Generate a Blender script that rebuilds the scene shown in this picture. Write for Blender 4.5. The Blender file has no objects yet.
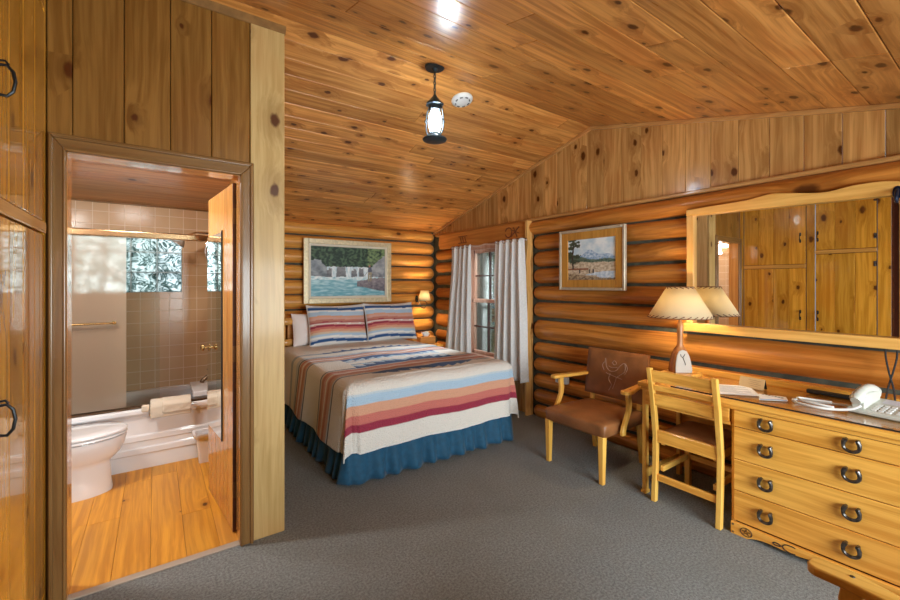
import bpy, math, random
from mathutils import Vector, Matrix, noise
random.seed(7)
PI = math.pi
C = bpy.context.scene.collection
S = bpy.context.scene

# ------------------------------------------------------------------ node helpers
def mat_new(name):
    m = bpy.data.materials.new(name); m.use_nodes = True
    nt = m.node_tree
    return m, nt, nt.nodes['Principled BSDF']
def nd(nt, t, ins=None, **props):
    n = nt.nodes.new(t)
    for k, v in props.items(): setattr(n, k, v)
    for k, v in (ins or {}).items():
        s = n.inputs[k]
        if isinstance(v, bpy.types.NodeSocket): nt.links.new(v, s)
        else: s.default_value = v
    return n
def mth(nt, op, a, b=None, c=None, clamp=False):
    d = {0: a}
    if b is not None: d[1] = b
    if c is not None: d[2] = c
    n = nd(nt, 'ShaderNodeMath', d, operation=op); n.use_clamp = clamp
    return n.outputs[0]
def mix(nt, f, a, b, mode='MIX'):
    n = nd(nt, 'ShaderNodeMix', None, data_type='RGBA', blend_type=mode)
    for k, v in ((0, f), (6, a), (7, b)):
        s = n.inputs[k]
        if isinstance(v, bpy.types.NodeSocket): nt.links.new(v, s)
        else: s.default_value = v
    return n.outputs[2]
def col(c): return (c[0], c[1], c[2], 1.0)
def sstep(nt, x, a, b):
    n = nd(nt, 'ShaderNodeMapRange', {0: x, 1: a, 2: b, 3: 0.0, 4: 1.0}, interpolation_type='SMOOTHSTEP')
    return n.outputs[0]

def wood(name, dark, light, grain='x', flat=None, knots=.5, kr=.06, kden=4.0, rough=.3, coat=.4, var=.25, fine=1.0, cathedral=1.0, coat_r=.12, red=None, spec=.28, bump=.15):
    """planks: grain runs along an axis; every mesh island gets its own offset and tone."""
    m, nt, B = mat_new(name)
    tc = nd(nt, 'ShaderNodeTexCoord')
    geo = nd(nt, 'ShaderNodeNewGeometry')
    rnd = geo.outputs['Random Per Island']
    sep = nd(nt, 'ShaderNodeSeparateXYZ', {0: tc.outputs['Object']})
    ax = {'x': (0, 1, 2), 'y': (1, 0, 2), 'z': (2, 0, 1)}[grain]
    L = sep.outputs[ax[0]]; A = sep.outputs[ax[1]]; Bc = sep.outputs[ax[2]]
    if flat is not None:
        if 'xyz'[ax[1]] == flat: A, Bc = Bc, A
        Bc = mth(nt, 'MULTIPLY', Bc, 0.0)
    L = mth(nt, 'ADD', L, mth(nt, 'MULTIPLY', rnd, 53.0))
    A = mth(nt, 'ADD', A, mth(nt, 'MULTIPLY', rnd, 17.3))
    if flat is None: Bc = mth(nt, 'ADD', Bc, mth(nt, 'MULTIPLY', rnd, 9.1))
    # knots
    kv = nd(nt, 'ShaderNodeCombineXYZ', {0: mth(nt, 'MULTIPLY', L, kden * .62), 1: mth(nt, 'MULTIPLY', A, kden), 2: mth(nt, 'MULTIPLY', Bc, kden if flat is None else 0.0)})
    vo = nd(nt, 'ShaderNodeTexVoronoi', {'Vector': kv.outputs[0], 'Scale': 1.0, 'Randomness': 1.0}, voronoi_dimensions='3D' if flat is None else '2D')
    cs = nd(nt, 'ShaderNodeSeparateColor', {0: vo.outputs['Color']})
    on = mth(nt, 'GREATER_THAN', cs.outputs[0], 1.0 - knots)
    size = mth(nt, 'MULTIPLY_ADD', cs.outputs[1], kr * 1.1, kr * .45)
    kn = nd(nt, 'ShaderNodeTexNoise', {'Vector': kv.outputs[0], 'Scale': 9.0, 'Detail': 2.0})
    d = mth(nt, 'DIVIDE', mth(nt, 'ADD', vo.outputs['Distance'], mth(nt, 'MULTIPLY_ADD', kn.outputs[0], kr * .9, -kr * .45)), size)
    core = mth(nt, 'MULTIPLY', on, mth(nt, 'SUBTRACT', 1.0, sstep(nt, d, .55, 1.15)))
    halo = mth(nt, 'MULTIPLY', on, mth(nt, 'SUBTRACT', 1.0, sstep(nt, d, .6, 4.5)))
    # grain field bent round the knots
    w1 = nd(nt, 'ShaderNodeTexNoise', {'Vector': nd(nt, 'ShaderNodeCombineXYZ', {0: mth(nt, 'MULTIPLY', L, .9), 1: mth(nt, 'MULTIPLY', A, 3.0), 2: mth(nt, 'MULTIPLY', Bc, 3.0)}).outputs[0], 'Scale': 1.0, 'Detail': 2.0})
    bend = mth(nt, 'MULTIPLY_ADD', w1.outputs[0], .10 * cathedral, mth(nt, 'MULTIPLY', halo, .035))
    A2 = mth(nt, 'ADD', A, bend); B2 = mth(nt, 'ADD', Bc, bend)
    gv = nd(nt, 'ShaderNodeCombineXYZ', {0: mth(nt, 'MULTIPLY', L, 1.1), 1: mth(nt, 'MULTIPLY', A2, 34.0), 2: mth(nt, 'MULTIPLY', B2, 34.0)})
    g1 = nd(nt, 'ShaderNodeTexNoise', {'Vector': gv.outputs[0], 'Scale': 1.0, 'Detail': 3.0, 'Roughness': .6})
    gv2 = nd(nt, 'ShaderNodeCombineXYZ', {0: mth(nt, 'MULTIPLY', L, 4.0), 1: mth(nt, 'MULTIPLY', A2, 170.0), 2: mth(nt, 'MULTIPLY', B2, 170.0)})
    g2 = nd(nt, 'ShaderNodeTexNoise', {'Vector': gv2.outputs[0], 'Scale': 1.0, 'Detail': 2.0})
    g = mth(nt, 'ADD', mth(nt, 'MULTIPLY', sstep(nt, g1.outputs[0], .33, .67), .78), mth(nt, 'MULTIPLY', g2.outputs[0], .38 * fine))
    c = mix(nt, mth(nt, 'MULTIPLY', g, 1.0, clamp=True), col(dark), col(light))
    # broad blotches
    bl = nd(nt, 'ShaderNodeTexNoise', {'Vector': kv.outputs[0], 'Scale': .6, 'Detail': 2.0})
    c = mix(nt, mth(nt, 'MULTIPLY', sstep(nt, bl.outputs[0], .45, .75), .35), c, col(red or tuple(x * y for x, y in zip(dark, (1.25, .9, .8)))))
    # per-board tone
    wn = nd(nt, 'ShaderNodeTexWhiteNoise', {'W': mth(nt, 'MULTIPLY', rnd, 91.7)}, noise_dimensions='1D')
    v = mth(nt, 'MULTIPLY_ADD', wn.outputs[0], var * 2, 1.0 - var)
    vv = nd(nt, 'ShaderNodeCombineColor', {0: v, 1: v, 2: v})
    c = mix(nt, 1.0, c, vv.outputs[0], 'MULTIPLY')
    c = mix(nt, mth(nt, 'MULTIPLY', halo, .45), c, col((dark[0] * .6, dark[1] * .5, dark[2] * .4)))
    c = mix(nt, mth(nt, 'MULTIPLY', core, .95), c, col((.075, .018, .003)))
    nt.links.new(c, B.inputs['Base Color'])
    rr = mth(nt, 'MULTIPLY_ADD', g1.outputs[0], .12, rough - .06)
    nt.links.new(rr, B.inputs['Roughness'])
    B.inputs['Coat Weight'].default_value = coat * .6
    B.inputs['Coat Roughness'].default_value = coat_r
    B.inputs['Specular IOR Level'].default_value = spec
    bn = nd(nt, 'ShaderNodeBump', {'Strength': bump, 'Distance': .004, 'Height': mth(nt, 'ADD', w1.outputs[0], mth(nt, 'MULTIPLY', g1.outputs[0], .25))})
    nt.links.new(bn.outputs[0], B.inputs['Normal']); nt.links.new(bn.outputs[0], B.inputs['Coat Normal'])
    return m

def plain(name, c, rough=.5, metal=0.0, coat=0.0, noise_amt=0.0, nscale=20.0, bump=0.0, bscale=200.0, spec=.5, sheen=0.0, trans=0.0):
    m, nt, B = mat_new(name)
    B.inputs['Base Color'].default_value = col(c)
    B.inputs['Roughness'].default_value = rough
    B.inputs['Metallic'].default_value = metal
    B.inputs['Coat Weight'].default_value = coat
    B.inputs['Specular IOR Level'].default_value = spec
    B.inputs['Sheen Weight'].default_value = sheen
    B.inputs['Transmission Weight'].default_value = trans
    tc = nd(nt, 'ShaderNodeTexCoord')
    if noise_amt:
        n = nd(nt, 'ShaderNodeTexNoise', {'Vector': tc.outputs['Object'], 'Scale': nscale, 'Detail': 4.0})
        c2 = mix(nt, sstep(nt, n.outputs[0], .3, .7), col(tuple(x * (1 - noise_amt) for x in c)), col(tuple(min(1, x * (1 + noise_amt)) for x in c)))
        nt.links.new(c2, B.inputs['Base Color'])
    if bump:
        n = nd(nt, 'ShaderNodeTexNoise', {'Vector': tc.outputs['Object'], 'Scale': bscale, 'Detail': 3.0})
        b = nd(nt, 'ShaderNodeBump', {'Strength': bump, 'Distance': .003, 'Height': n.outputs[0]})
        nt.links.new(b.outputs[0], B.inputs['Normal'])
    return m

def vcol(name, rough=.8, bump=0.0, bscale=60.0, sheen=0.0, coat=0.0, weave=False):
    m, nt, B = mat_new(name)
    a = nd(nt, 'ShaderNodeVertexColor', None, layer_name='Col')
    nt.links.new(a.outputs[0], B.inputs['Base Color'])
    B.inputs['Roughness'].default_value = rough
    B.inputs['Sheen Weight'].default_value = sheen
    B.inputs['Coat Weight'].default_value = coat
    if bump:
        tc = nd(nt, 'ShaderNodeTexCoord')
        v = nd(nt, 'ShaderNodeTexVoronoi', {'Vector': tc.outputs['Object'], 'Scale': bscale})
        b = nd(nt, 'ShaderNodeBump', {'Strength': bump, 'Distance': .006, 'Height': v.outputs['Distance']}, invert=True)
        nt.links.new(b.outputs[0], B.inputs['Normal'])
    return m

def emit(name, c, s):
    m, nt, B = mat_new(name)
    B.inputs['Base Color'].default_value = col(c)
    B.inputs['Emission Color'].default_value = col(c)
    B.inputs['Emission Strength'].default_value = s
    return m

# ------------------------------------------------------------------ mesh builder
class MB:
    def __init__(s): s.v = []; s.f = []; s.c = []
    def add(s, vs, fs, cs=None):
        o = len(s.v); s.v += [tuple(v) for v in vs]; s.f += [tuple(i + o for i in f) for f in fs]
        if cs: s.c += cs
        return s
    def box(s, x0, y0, z0, x1, y1, z1, M=None):
        vs = [Vector((x, y, z)) for z in (min(z0, z1), max(z0, z1)) for y in (min(y0, y1), max(y0, y1)) for x in (min(x0, x1), max(x0, x1))]
        if M is not None: vs = [M @ v for v in vs]
        return s.add(vs, [(0, 2, 3, 1), (4, 5, 7, 6), (0, 1, 5, 4), (2, 6, 7, 3), (0, 4, 6, 2), (1, 3, 7, 5)])
    def obox(s, c, size, R=None, rz=0.0):
        M = Matrix.Translation(c) @ ((R if R is not None else Matrix.Rotation(rz, 3, 'Z')).to_4x4())
        a, b, d = (x / 2 for x in size)
        return s.box(-a, -b, -d, a, b, d, M)
    def rings(s, rs, cap=True, close=False):
        n = len(rs[0]); o = len(s.v)
        for r in rs: s.v += [tuple(p) for p in r]
        k = len(rs)
        for i in range(k - 1 + (1 if close else 0)):
            a = o + i * n; b = o + ((i + 1) % k) * n
            for j in range(n):
                j2 = (j + 1) % n
                s.f.append((a + j, a + j2, b + j2, b + j))
        if cap and not close:
            s.f.append(tuple(o + j for j in reversed(range(n))))
            s.f.append(tuple(o + (k - 1) * n + j for j in range(n)))
        return s
    def tube(s, pts, r, n=10, cap=True, close=False, flat=None):
        pts = [Vector(p) for p in pts]; k = len(pts)
        rs = r if isinstance(r, (list, tuple)) else [r] * k
        out = []; up = None
        for i, p in enumerate(pts):
            if close: t = pts[(i + 1) % k] - pts[i - 1]
            else: t = pts[min(i + 1, k - 1)] - pts[max(i - 1, 0)]
            t = t.normalized()
            if up is None:
                up = Vector((0, 0, 1)) if abs(t.z) < .9 else Vector((1, 0, 0))
            side = t.cross(up)
            if side.length < 1e-6: side = t.cross(Vector((1, .3, 0)))
            side.normalize(); up = side.cross(t).normalized()
            out.append([p + (side * math.cos(2 * PI * j / n) + up * math.sin(2 * PI * j / n) * (flat or 1)) * rs[i] for j in range(n)])
        return s.rings(out, cap, close)
    def lathe(s, prof, c=(0, 0, 0), n=24, sx=1, sy=1, cap=True):
        c = Vector(c)
        return s.rings([[c + Vector((r * sx * math.cos(2 * PI * j / n), r * sy * math.sin(2 * PI * j / n), z)) for j in range(n)] for r, z in prof], cap)
    def cyl(s, a, b, r, n=16): return s.tube([a, b], r, n)
    def prism(s, outline, d, axis, at):
        """outline in the two other axes (cyclic order), extruded from at to at+d along axis."""
        ar = sum(outline[i][0] * outline[(i + 1) % len(outline)][1] - outline[(i + 1) % len(outline)][0] * outline[i][1] for i in range(len(outline)))
        if ar < 0: outline = outline[::-1]
        def P(a, b, t): return {'x': (t, a, b), 'y': (a, t, b), 'z': (a, b, t)}[axis]
        n = len(outline)
        lo, hi = at, at + d
        if lo > hi: lo, hi = hi, lo
        vs = [P(a, b, lo) for a, b in outline] + [P(a, b, hi) for a, b in outline]
        fs = [tuple(reversed(range(n))), tuple(range(n, 2 * n))] + [(i, (i + 1) % n, n + (i + 1) % n, n + i) for i in range(n)]
        if axis == 'y': fs = [tuple(reversed(f)) for f in fs]
        return s.add(vs, fs)
    def grid(s, nu, nv, fn, cfn=None, closed_u=False):
        o = len(s.v)
        for j in range(nv):
            for i in range(nu):
                s.v.append(tuple(fn(i / (nu if closed_u else nu - 1), j / (nv - 1))))
                if cfn: s.c.append(tuple(cfn(i / (nu - 1), j / (nv - 1))) + (1,))
        for j in range(nv - 1):
            for i in range(nu if closed_u else nu - 1):
                i2 = (i + 1) % nu
                s.f.append((o + j * nu + i, o + j * nu + i2, o + (j + 1) * nu + i2, o + (j + 1) * nu + i))
        return s

def chain_loc(p):
    v = Vector((0, 0, 0))
    while p is not None: v += p.location; p = p.parent
    return v
def obj(name, mb, mat, parent=None, smooth=False, bevel=0.0, seg=2, solid=0.0, sub=0, angle=35):
    me = bpy.data.meshes.new(name)
    off = chain_loc(parent)
    me.from_pydata([(x - off.x, y - off.y, z - off.z) for x, y, z in mb.v], [], mb.f)
    if mb.c:
        a = me.color_attributes.new('Col', 'FLOAT_COLOR', 'POINT')
        for i, c in enumerate(mb.c): a.data[i].color = c
    me.materials.append(mat)
    me.validate(); me.update()
    o = bpy.data.objects.new(name, me); C.objects.link(o)
    if parent is not None: o.parent = parent
    if smooth:
        for p in me.polygons: p.use_smooth = True
    if solid:
        md = o.modifiers.new('solid', 'SOLIDIFY'); md.thickness = solid; md.offset = 0
    if bevel:
        md = o.modifiers.new('bevel', 'BEVEL'); md.width = bevel; md.segments = seg; md.limit_method = 'ANGLE'; md.angle_limit = math.radians(40)
    if sub:
        md = o.modifiers.new('sub', 'SUBSURF'); md.levels = sub; md.render_levels = sub
    if smooth and not sub and angle < 180:
        try: me.set_sharp_from_angle(angle=math.radians(angle))
        except Exception: pass
    return o
def thing(name, label, cat, loc, group=None):
    o = bpy.data.objects.new(name, None); C.objects.link(o); o.location = loc
    o.empty_display_size = .05
    return tag(o, label, cat, group)
def tag(o, label, cat, group=None, kind=None):
    o['label'] = label; o['category'] = cat
    if group: o['group'] = group
    if kind: o['kind'] = kind
    return o
def struct(name, mb, mat, parent=None, **k):
    o = obj(name, mb, mat, parent, **k)
    if parent is None: o['kind'] = 'structure'
    return o
def sroot(name, loc=(0, 0, 0)):
    o = bpy.data.objects.new(name, None); C.objects.link(o); o.location = loc; o['kind'] = 'structure'; return o
def kids(o): return [c for c in bpy.data.objects if c.parent == o]
def copy_tree(o, parent=None):
    c = o.copy(); C.objects.link(c); c.parent = parent
    for ch in kids(o): copy_tree(ch, c)
    return c
def light(name, kind, loc, power, c=(1, 1, 1), size=.1, rot=None, sy=None, parent=None):
    l = bpy.data.lights.new(name, kind); l.energy = power; l.color = c
    if kind == 'AREA':
        l.size = size
        if sy: l.shape = 'RECTANGLE'; l.size_y = sy
    else: l.shadow_soft_size = size
    o = bpy.data.objects.new(name, l); C.objects.link(o); o.location = Vector(loc) - chain_loc(parent)
    if parent is not None: o.parent = parent
    if rot: o.rotation_euler = rot
    return o
def R2(rz, p, o=(0, 0)):
    c, s_ = math.cos(rz), math.sin(rz); x, y = p[0] - o[0], p[1] - o[1]
    return (o[0] + x * c - y * s_, o[1] + x * s_ + y * c)
def lerp(a, b, t): return a + (b - a) * t
def roofz(y): return 2.93 - (.27 * (y - 2.45) if y > 2.45 else .243 * (2.45 - y))
# ------------------------------------------------------------------ materials
M = {}
M['ceil'] = wood('varnished_pine_ceiling', (.38, .135, .026), (.74, .345, .095), 'x', 'z', knots=.6, kr=.10, kden=6.0, rough=.3, coat=.35, var=.22, coat_r=.2, bump=.2)
M['gable'] = wood('pine_gable_boards', (.34, .155, .042), (.60, .33, .11), 'z', 'x', knots=.55, kr=.10, kden=5.0, rough=.25, coat=.6, var=.22, coat_r=.12, bump=.12)
M['boards'] = wood('pine_wall_boards', (.155, .062, .010), (.285, .135, .030), 'z', 'y', knots=.40, kr=.09, kden=4.5, rough=.3, coat=.4, var=.14, coat_r=.12)
M['post'] = wood('pale_pine_board', (.40, .25, .085), (.56, .38, .16), 'z', 'y', knots=.5, kr=.10, kden=4.5, rough=.4, coat=.2, var=.05)
M['closet'] = wood('amber_pine_closet', (.44, .18, .014), (.72, .35, .040), 'z', 'x', knots=.6, kr=.10, kden=4.6, rough=.25, coat=1.3, var=.2, coat_r=.04, bump=.02)
M['casing'] = wood('stained_pine_casing', (.16, .075, .022), (.27, .14, .045), 'z', None, knots=.05, rough=.3, coat=.4, var=.05)
M['casing_h'] = wood('stained_pine_casing_flat', (.16, .075, .022), (.27, .14, .045), 'x', None, knots=.05, rough=.3, coat=.4, var=.05)
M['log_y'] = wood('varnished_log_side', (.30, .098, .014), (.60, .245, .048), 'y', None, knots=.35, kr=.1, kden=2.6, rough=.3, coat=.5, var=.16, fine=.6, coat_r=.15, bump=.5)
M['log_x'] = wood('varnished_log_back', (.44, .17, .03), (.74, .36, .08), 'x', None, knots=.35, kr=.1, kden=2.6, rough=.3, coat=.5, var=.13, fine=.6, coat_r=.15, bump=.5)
M['trim_y'] = wood('pine_trim', (.42, .20, .06), (.60, .32, .11), 'y', None, knots=.05, rough=.3, coat=.4, var=.05)
M['trim_x'] = wood('pine_trim_across', (.20, .09, .025), (.34, .17, .05), 'x', None, knots=.05, rough=.3, coat=.4, var=.05)
M['header'] = wood('orange_header_board', (.42, .15, .03), (.60, .25, .06), 'y', 'x', knots=.3, kr=.08, rough=.35, coat=.4, var=.05)
M['honey_y'] = wood('honey_pine_drawers', (.60, .25, .032), (.90, .48, .095), 'y', None, knots=.10, kr=.05, kden=3, rough=.3, coat=.4, var=.07, cathedral=1.6)
M['honey_z'] = wood('honey_pine_upright', (.64, .32, .05), (.88, .53, .12), 'z', None, knots=.04, rough=.32, coat=.3, var=.05)
M['honey_x'] = wood('honey_pine_across', (.64, .32, .05), (.88, .53, .12), 'x', None, knots=.04, rough=.32, coat=.3, var=.05)
M['ledge'] = wood('mirror_ledge_pine', (.66, .33, .075), (.86, .50, .14), 'y', None, knots=.05, rough=.3, coat=.4, var=.03)
M['ledge_z'] = wood('mirror_side_pine', (.60, .31, .09), (.78, .45, .15), 'z', None, knots=.03, rough=.3, coat=.4, var=.03)
M['darkwood'] = plain('dark_red_stained_wood', (.07, .016, .007), .35, coat=.3, noise_amt=.3)
M['doorwood'] = wood('orange_door_boards', (.46, .20, .05), (.66, .34, .10), 'z', 'x', knots=.1, rough=.15, coat=.8, var=.08, coat_r=.04)
M['bathfloor'] = wood('orange_plank_flooring', (.52, .20, .016), (.80, .37, .04), 'y', 'z', knots=.12, kr=.05, kden=4, rough=.42, coat=.04, spec=.3, var=.16, red=(.5, .25, .07))
M['bathceil'] = wood('bath_ceiling_pine', (.34, .15, .055), (.52, .27, .11), 'x', 'z', knots=.35, kr=.06, kden=3.6, rough=.35, coat=.2, var=.12)
M['chink'] = plain('grey_green_chinking', (.060, .062, .045), .9, noise_amt=.35, nscale=14, bump=.5, bscale=60)
M['metal_dark'] = plain('blackened_iron', (.018, .019, .021), .42, metal=.7, bump=.2, bscale=90)
M['shoe'] = plain('worn_horseshoe_steel', (.13, .12, .115), .3, metal=.95, noise_amt=.4, nscale=60)
M['brass'] = plain('aged_brass', (.50, .34, .14), .25, metal=1.0)
M['bronze'] = plain('dark_bronze', (.16, .10, .06), .3, metal=.9)
M['chrome'] = plain('chrome', (.75, .75, .76), .08, metal=1.0)
M['white_gloss'] = plain('white_porcelain', (.80, .80, .82), .06, coat=.5)
M['white_plastic'] = plain('white_plastic', (.68, .68, .66), .35)
M['ivory'] = plain('ivory_plastic', (.56, .58, .53), .35)
M['black'] = plain('matt_black', (.012, .012, .013), .5)
M['paper'] = plain('white_paper', (.86, .86, .86), .7)
M['kraft'] = plain('tan_card', (.58, .40, .20), .7)
M['leather'] = plain('brown_leather', (.255, .10, .034), .42, noise_amt=.22, nscale=7, bump=.25, bscale=160)
M['leather_lt'] = plain('rubbed_tooling', (.40, .27, .21), .5)
M['navy'] = plain('teal_navy_cotton', (.004, .07, .145), .75, noise_amt=.15, nscale=30, sheen=.15, bump=.2, bscale=400)
M['linen'] = plain('white_linen', (.84, .76, .74), .8, bump=.15, bscale=300)
M['curtain'] = plain('pale_grey_curtain_linen', (.74, .74, .74), .85, noise_amt=.05, nscale=60, bump=.3, bscale=350)
M['towel'] = plain('beige_terry', (.72, .64, .52), .95, bump=1.0, bscale=420)
M['brand'] = plain('branded_black_marks', (.02, .012, .008), .7)
M['scar'] = plain('branded_brown_marks', (.16, .045, .012), .7)

def carpet_mat():
    m, nt, B = mat_new('grey_loop_carpet')
    tc = nd(nt, 'ShaderNodeTexCoord')
    n = nd(nt, 'ShaderNodeTexNoise', {'Vector': tc.outputs['Object'], 'Scale': 230.0, 'Detail': 4.0, 'Roughness': .75})
    n3 = nd(nt, 'ShaderNodeTexNoise', {'Vector': tc.outputs['Object'], 'Scale': 85.0, 'Detail': 3.0})
    n2 = nd(nt, 'ShaderNodeTexNoise', {'Vector': tc.outputs['Object'], 'Scale': 3.0, 'Detail': 3.0})
    f = mth(nt, 'ADD', mth(nt, 'MULTIPLY', n.outputs[0], .6), mth(nt, 'MULTIPLY', n3.outputs[0], .4))
    c = mix(nt, sstep(nt, f, .36, .64), col((.125, .132, .132)), col((.31, .325, .325)))
    c = mix(nt, mth(nt, 'MULTIPLY', sstep(nt, n2.outputs[0], .4, .7), .25), c, col((.17, .17, .155)))
    nt.links.new(c, B.inputs['Base Color']); B.inputs['Roughness'].default_value = .95
    B.inputs['Specular IOR Level'].default_value = .1
    b = nd(nt, 'ShaderNodeBump', {'Strength': .6, 'Distance': .006, 'Height': n.outputs[0]})
    nt.links.new(b.outputs[0], B.inputs['Normal'])
    return m
M['carpet'] = carpet_mat()

def tile_mat(name, axis):
    m, nt, B = mat_new(name)
    tc = nd(nt, 'ShaderNodeTexCoord')
    sep = nd(nt, 'ShaderNodeSeparateXYZ', {0: tc.outputs['Object']})
    v = nd(nt, 'ShaderNodeCombineXYZ', {0: sep.outputs[axis], 1: sep.outputs[2], 2: 0.0})
    br = nd(nt, 'ShaderNodeTexBrick', {'Vector': v.outputs[0], 'Scale': 1.0, 'Mortar Size': .0022, 'Mortar Smooth': .1, 'Brick Width': .108, 'Row Height': .108,
            'Color1': col((.64, .43, .25)), 'Color2': col((.61, .40, .235)), 'Mortar': col((.80, .66, .50))}, offset=0.0, squash=1.0)
    nt.links.new(br.outputs[0], B.inputs['Base Color'])
    nt.links.new(mth(nt, 'MULTIPLY_ADD', br.outputs[1], .5, .18), B.inputs['Roughness'])
    b = nd(nt, 'ShaderNodeBump', {'Strength': .4, 'Distance': .002, 'Height': br.outputs[1]}, invert=True)
    nt.links.new(b.outputs[0], B.inputs['Normal'])
    return m
M['tile_x'] = tile_mat('tan_wall_tile', 0); M['tile_y'] = tile_mat('tan_wall_tile_side', 1)

def glass_mat(name, c=(1, 1, 1), rough=0.0, wave=0.0, wscale=30.0, thin=True, refl=.12):
    m, nt, B = mat_new(name)
    nt.nodes.remove(B)
    out = nt.nodes['Material Output']
    t = nd(nt, 'ShaderNodeBsdfTransparent', {0: col(c)})
    g = nd(nt, 'ShaderNodeBsdfGlossy', {'Color': col((1, 1, 1)), 'Roughness': rough})
    fr = nd(nt, 'ShaderNodeFresnel', {'IOR': 1.45})
    mx = nd(nt, 'ShaderNodeMixShader', {0: mth(nt, 'MULTIPLY', fr.outputs[0], refl * 8, clamp=True), 1: t.outputs[0], 2: g.outputs[0]})
    nt.links.new(mx.outputs[0], out.inputs[0])
    return m
M['pane'] = glass_mat('window_pane', (.92, .95, .94), refl=.10)
M['lamp_glass'] = glass_mat('lantern_glass', (.95, .98, 1.0), refl=.08)

def diffuse_glass(name, c, trans_c, rough, wave, wscale, mixf):
    """obscure glass: rough refraction-like diffusion + gloss, patterned by a bump."""
    m, nt, B = mat_new(name)
    B.inputs['Base Color'].default_value = col(c); B.inputs['Transmission Weight'].default_value = 1.0
    B.inputs['Roughness'].default_value = rough; B.inputs['IOR'].default_value = 1.45
    if wave:
        tc = nd(nt, 'ShaderNodeTexCoord')
        n = nd(nt, 'ShaderNodeTexNoise', {'Vector': tc.outputs['Object'], 'Scale': wscale, 'Detail': 1.0, 'Distortion': 1.5})
        b = nd(nt, 'ShaderNodeBump', {'Strength': wave, 'Distance': .02, 'Height': n.outputs[0]})
        nt.links.new(b.outputs[0], B.inputs['Normal'])
    tr = nd(nt, 'ShaderNodeBsdfTranslucent', {0: col(trans_c)})
    mx = nd(nt, 'ShaderNodeMixShader', {0: mixf, 1: B.outputs[0], 2: tr.outputs[0]})
    nt.links.new(mx.outputs[0], nt.nodes['Material Output'].inputs[0])
    return m
def block_mat():
    m, nt, B = mat_new('wavy_glass_block'); nt.nodes.remove(B)
    tc = nd(nt, 'ShaderNodeTexCoord')
    n = nd(nt, 'ShaderNodeTexNoise', {'Vector': tc.outputs['Object'], 'Scale': 9.0, 'Detail': 1.0, 'Distortion': 2.6})
    f = mth(nt, 'PINGPONG', mth(nt, 'MULTIPLY', n.outputs[0], 7.0), 1.0)
    c = mix(nt, sstep(nt, f, .12, .75), col((.13, .20, .19)), col((.93, .97, .97)))
    t = nd(nt, 'ShaderNodeBsdfTransparent', {0: c}); g = nd(nt, 'ShaderNodeBsdfGlossy', {'Roughness': .08}); tr = nd(nt, 'ShaderNodeBsdfTranslucent', {0: c})
    bn = nd(nt, 'ShaderNodeBump', {'Strength': .8, 'Distance': .02, 'Height': f}); nt.links.new(bn.outputs[0], g.inputs['Normal'])
    m1 = nd(nt, 'ShaderNodeMixShader', {0: .45, 1: t.outputs[0], 2: tr.outputs[0]})
    m2 = nd(nt, 'ShaderNodeMixShader', {0: .08, 1: m1.outputs[0], 2: g.outputs[0]})
    nt.links.new(m2.outputs[0], nt.nodes['Material Output'].inputs[0]); return m
M['block'] = block_mat()
def frost_mat():
    m, nt, B = mat_new('obscure_shower_glass')
    B.inputs['Base Color'].default_value = (.68, .50, .35, 1); B.inputs['Roughness'].default_value = .3
    rf = nd(nt, 'ShaderNodeBsdfRefraction', {'Color': col((.95, .95, .95)), 'Roughness': .42, 'IOR': 1.12})
    m1 = nd(nt, 'ShaderNodeMixShader', {0: .70, 1: B.outputs[0], 2: rf.outputs[0]})
    nt.links.new(m1.outputs[0], nt.nodes['Material Output'].inputs[0]); return m
M['frost'] = frost_mat()
M['shower_clear'] = glass_mat('clear_shower_glass', (.93, .95, .93), refl=.12)

mm, nt, B = mat_new('silvered_mirror')
B.inputs['Base Color'].default_value = (.90, .90, .88, 1); B.inputs['Metallic'].default_value = 1.0; B.inputs['Roughness'].default_value = .008
M['mirror'] = mm

# ------------------------------------------------------------------ setting
XW = 3.40          # inner face of gable boards on the right wall
YB = 5.20          # axis plane of the back logs
YN = -1.60         # wall behind the viewer
XR = -1.30         # recess wall left
def boards_z(mb, x0, x1, y, th, z0, z1f, w, vary=0):
    """vertical boards across x, front face at y (towards -y), gap grooves by bevel."""
    x = x0
    while x < x1 - 1e-4:
        x2 = min(x1, x + w)
        mb.box(x + .0008, y, z0, x2 - .0008, y + th, z1f((x + x2) / 2))
        x = x2

# floor
struct('floor', MB().box(XR, YN, -.05, 3.5, 2.55, 0).box(.50, 2.55, -.05, 3.5, 5.3, 0), M['carpet'])
fb = MB(); random.seed(3)
xx = -.95
while xx < .5:
    x2 = min(.5, xx + .155); y = 2.55 - random.random() * .9
    while y < 4.05:
        y2 = y + 1.25
        a, b = max(y, 2.56), min(y2, 4.05)
        if b > a + .02: fb.box(xx + .0006, a + .0006, -.04, x2 - .0006, b - .0006, .004)
        y = y2
    xx = x2
flb = struct('floor', fb, M['bathfloor'], bevel=.0012, seg=1)
obj('subfloor', MB().box(-1.0, 2.55, -.08, .5, 4.7, -.005), M['darkwood'], flb)
struct('trim_1', MB().box(-.325, 2.515, 0, .378, 2.56, .009), plain('aluminium_threshold', (.42, .34, .27), .6, metal=.3), bevel=.003)

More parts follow.
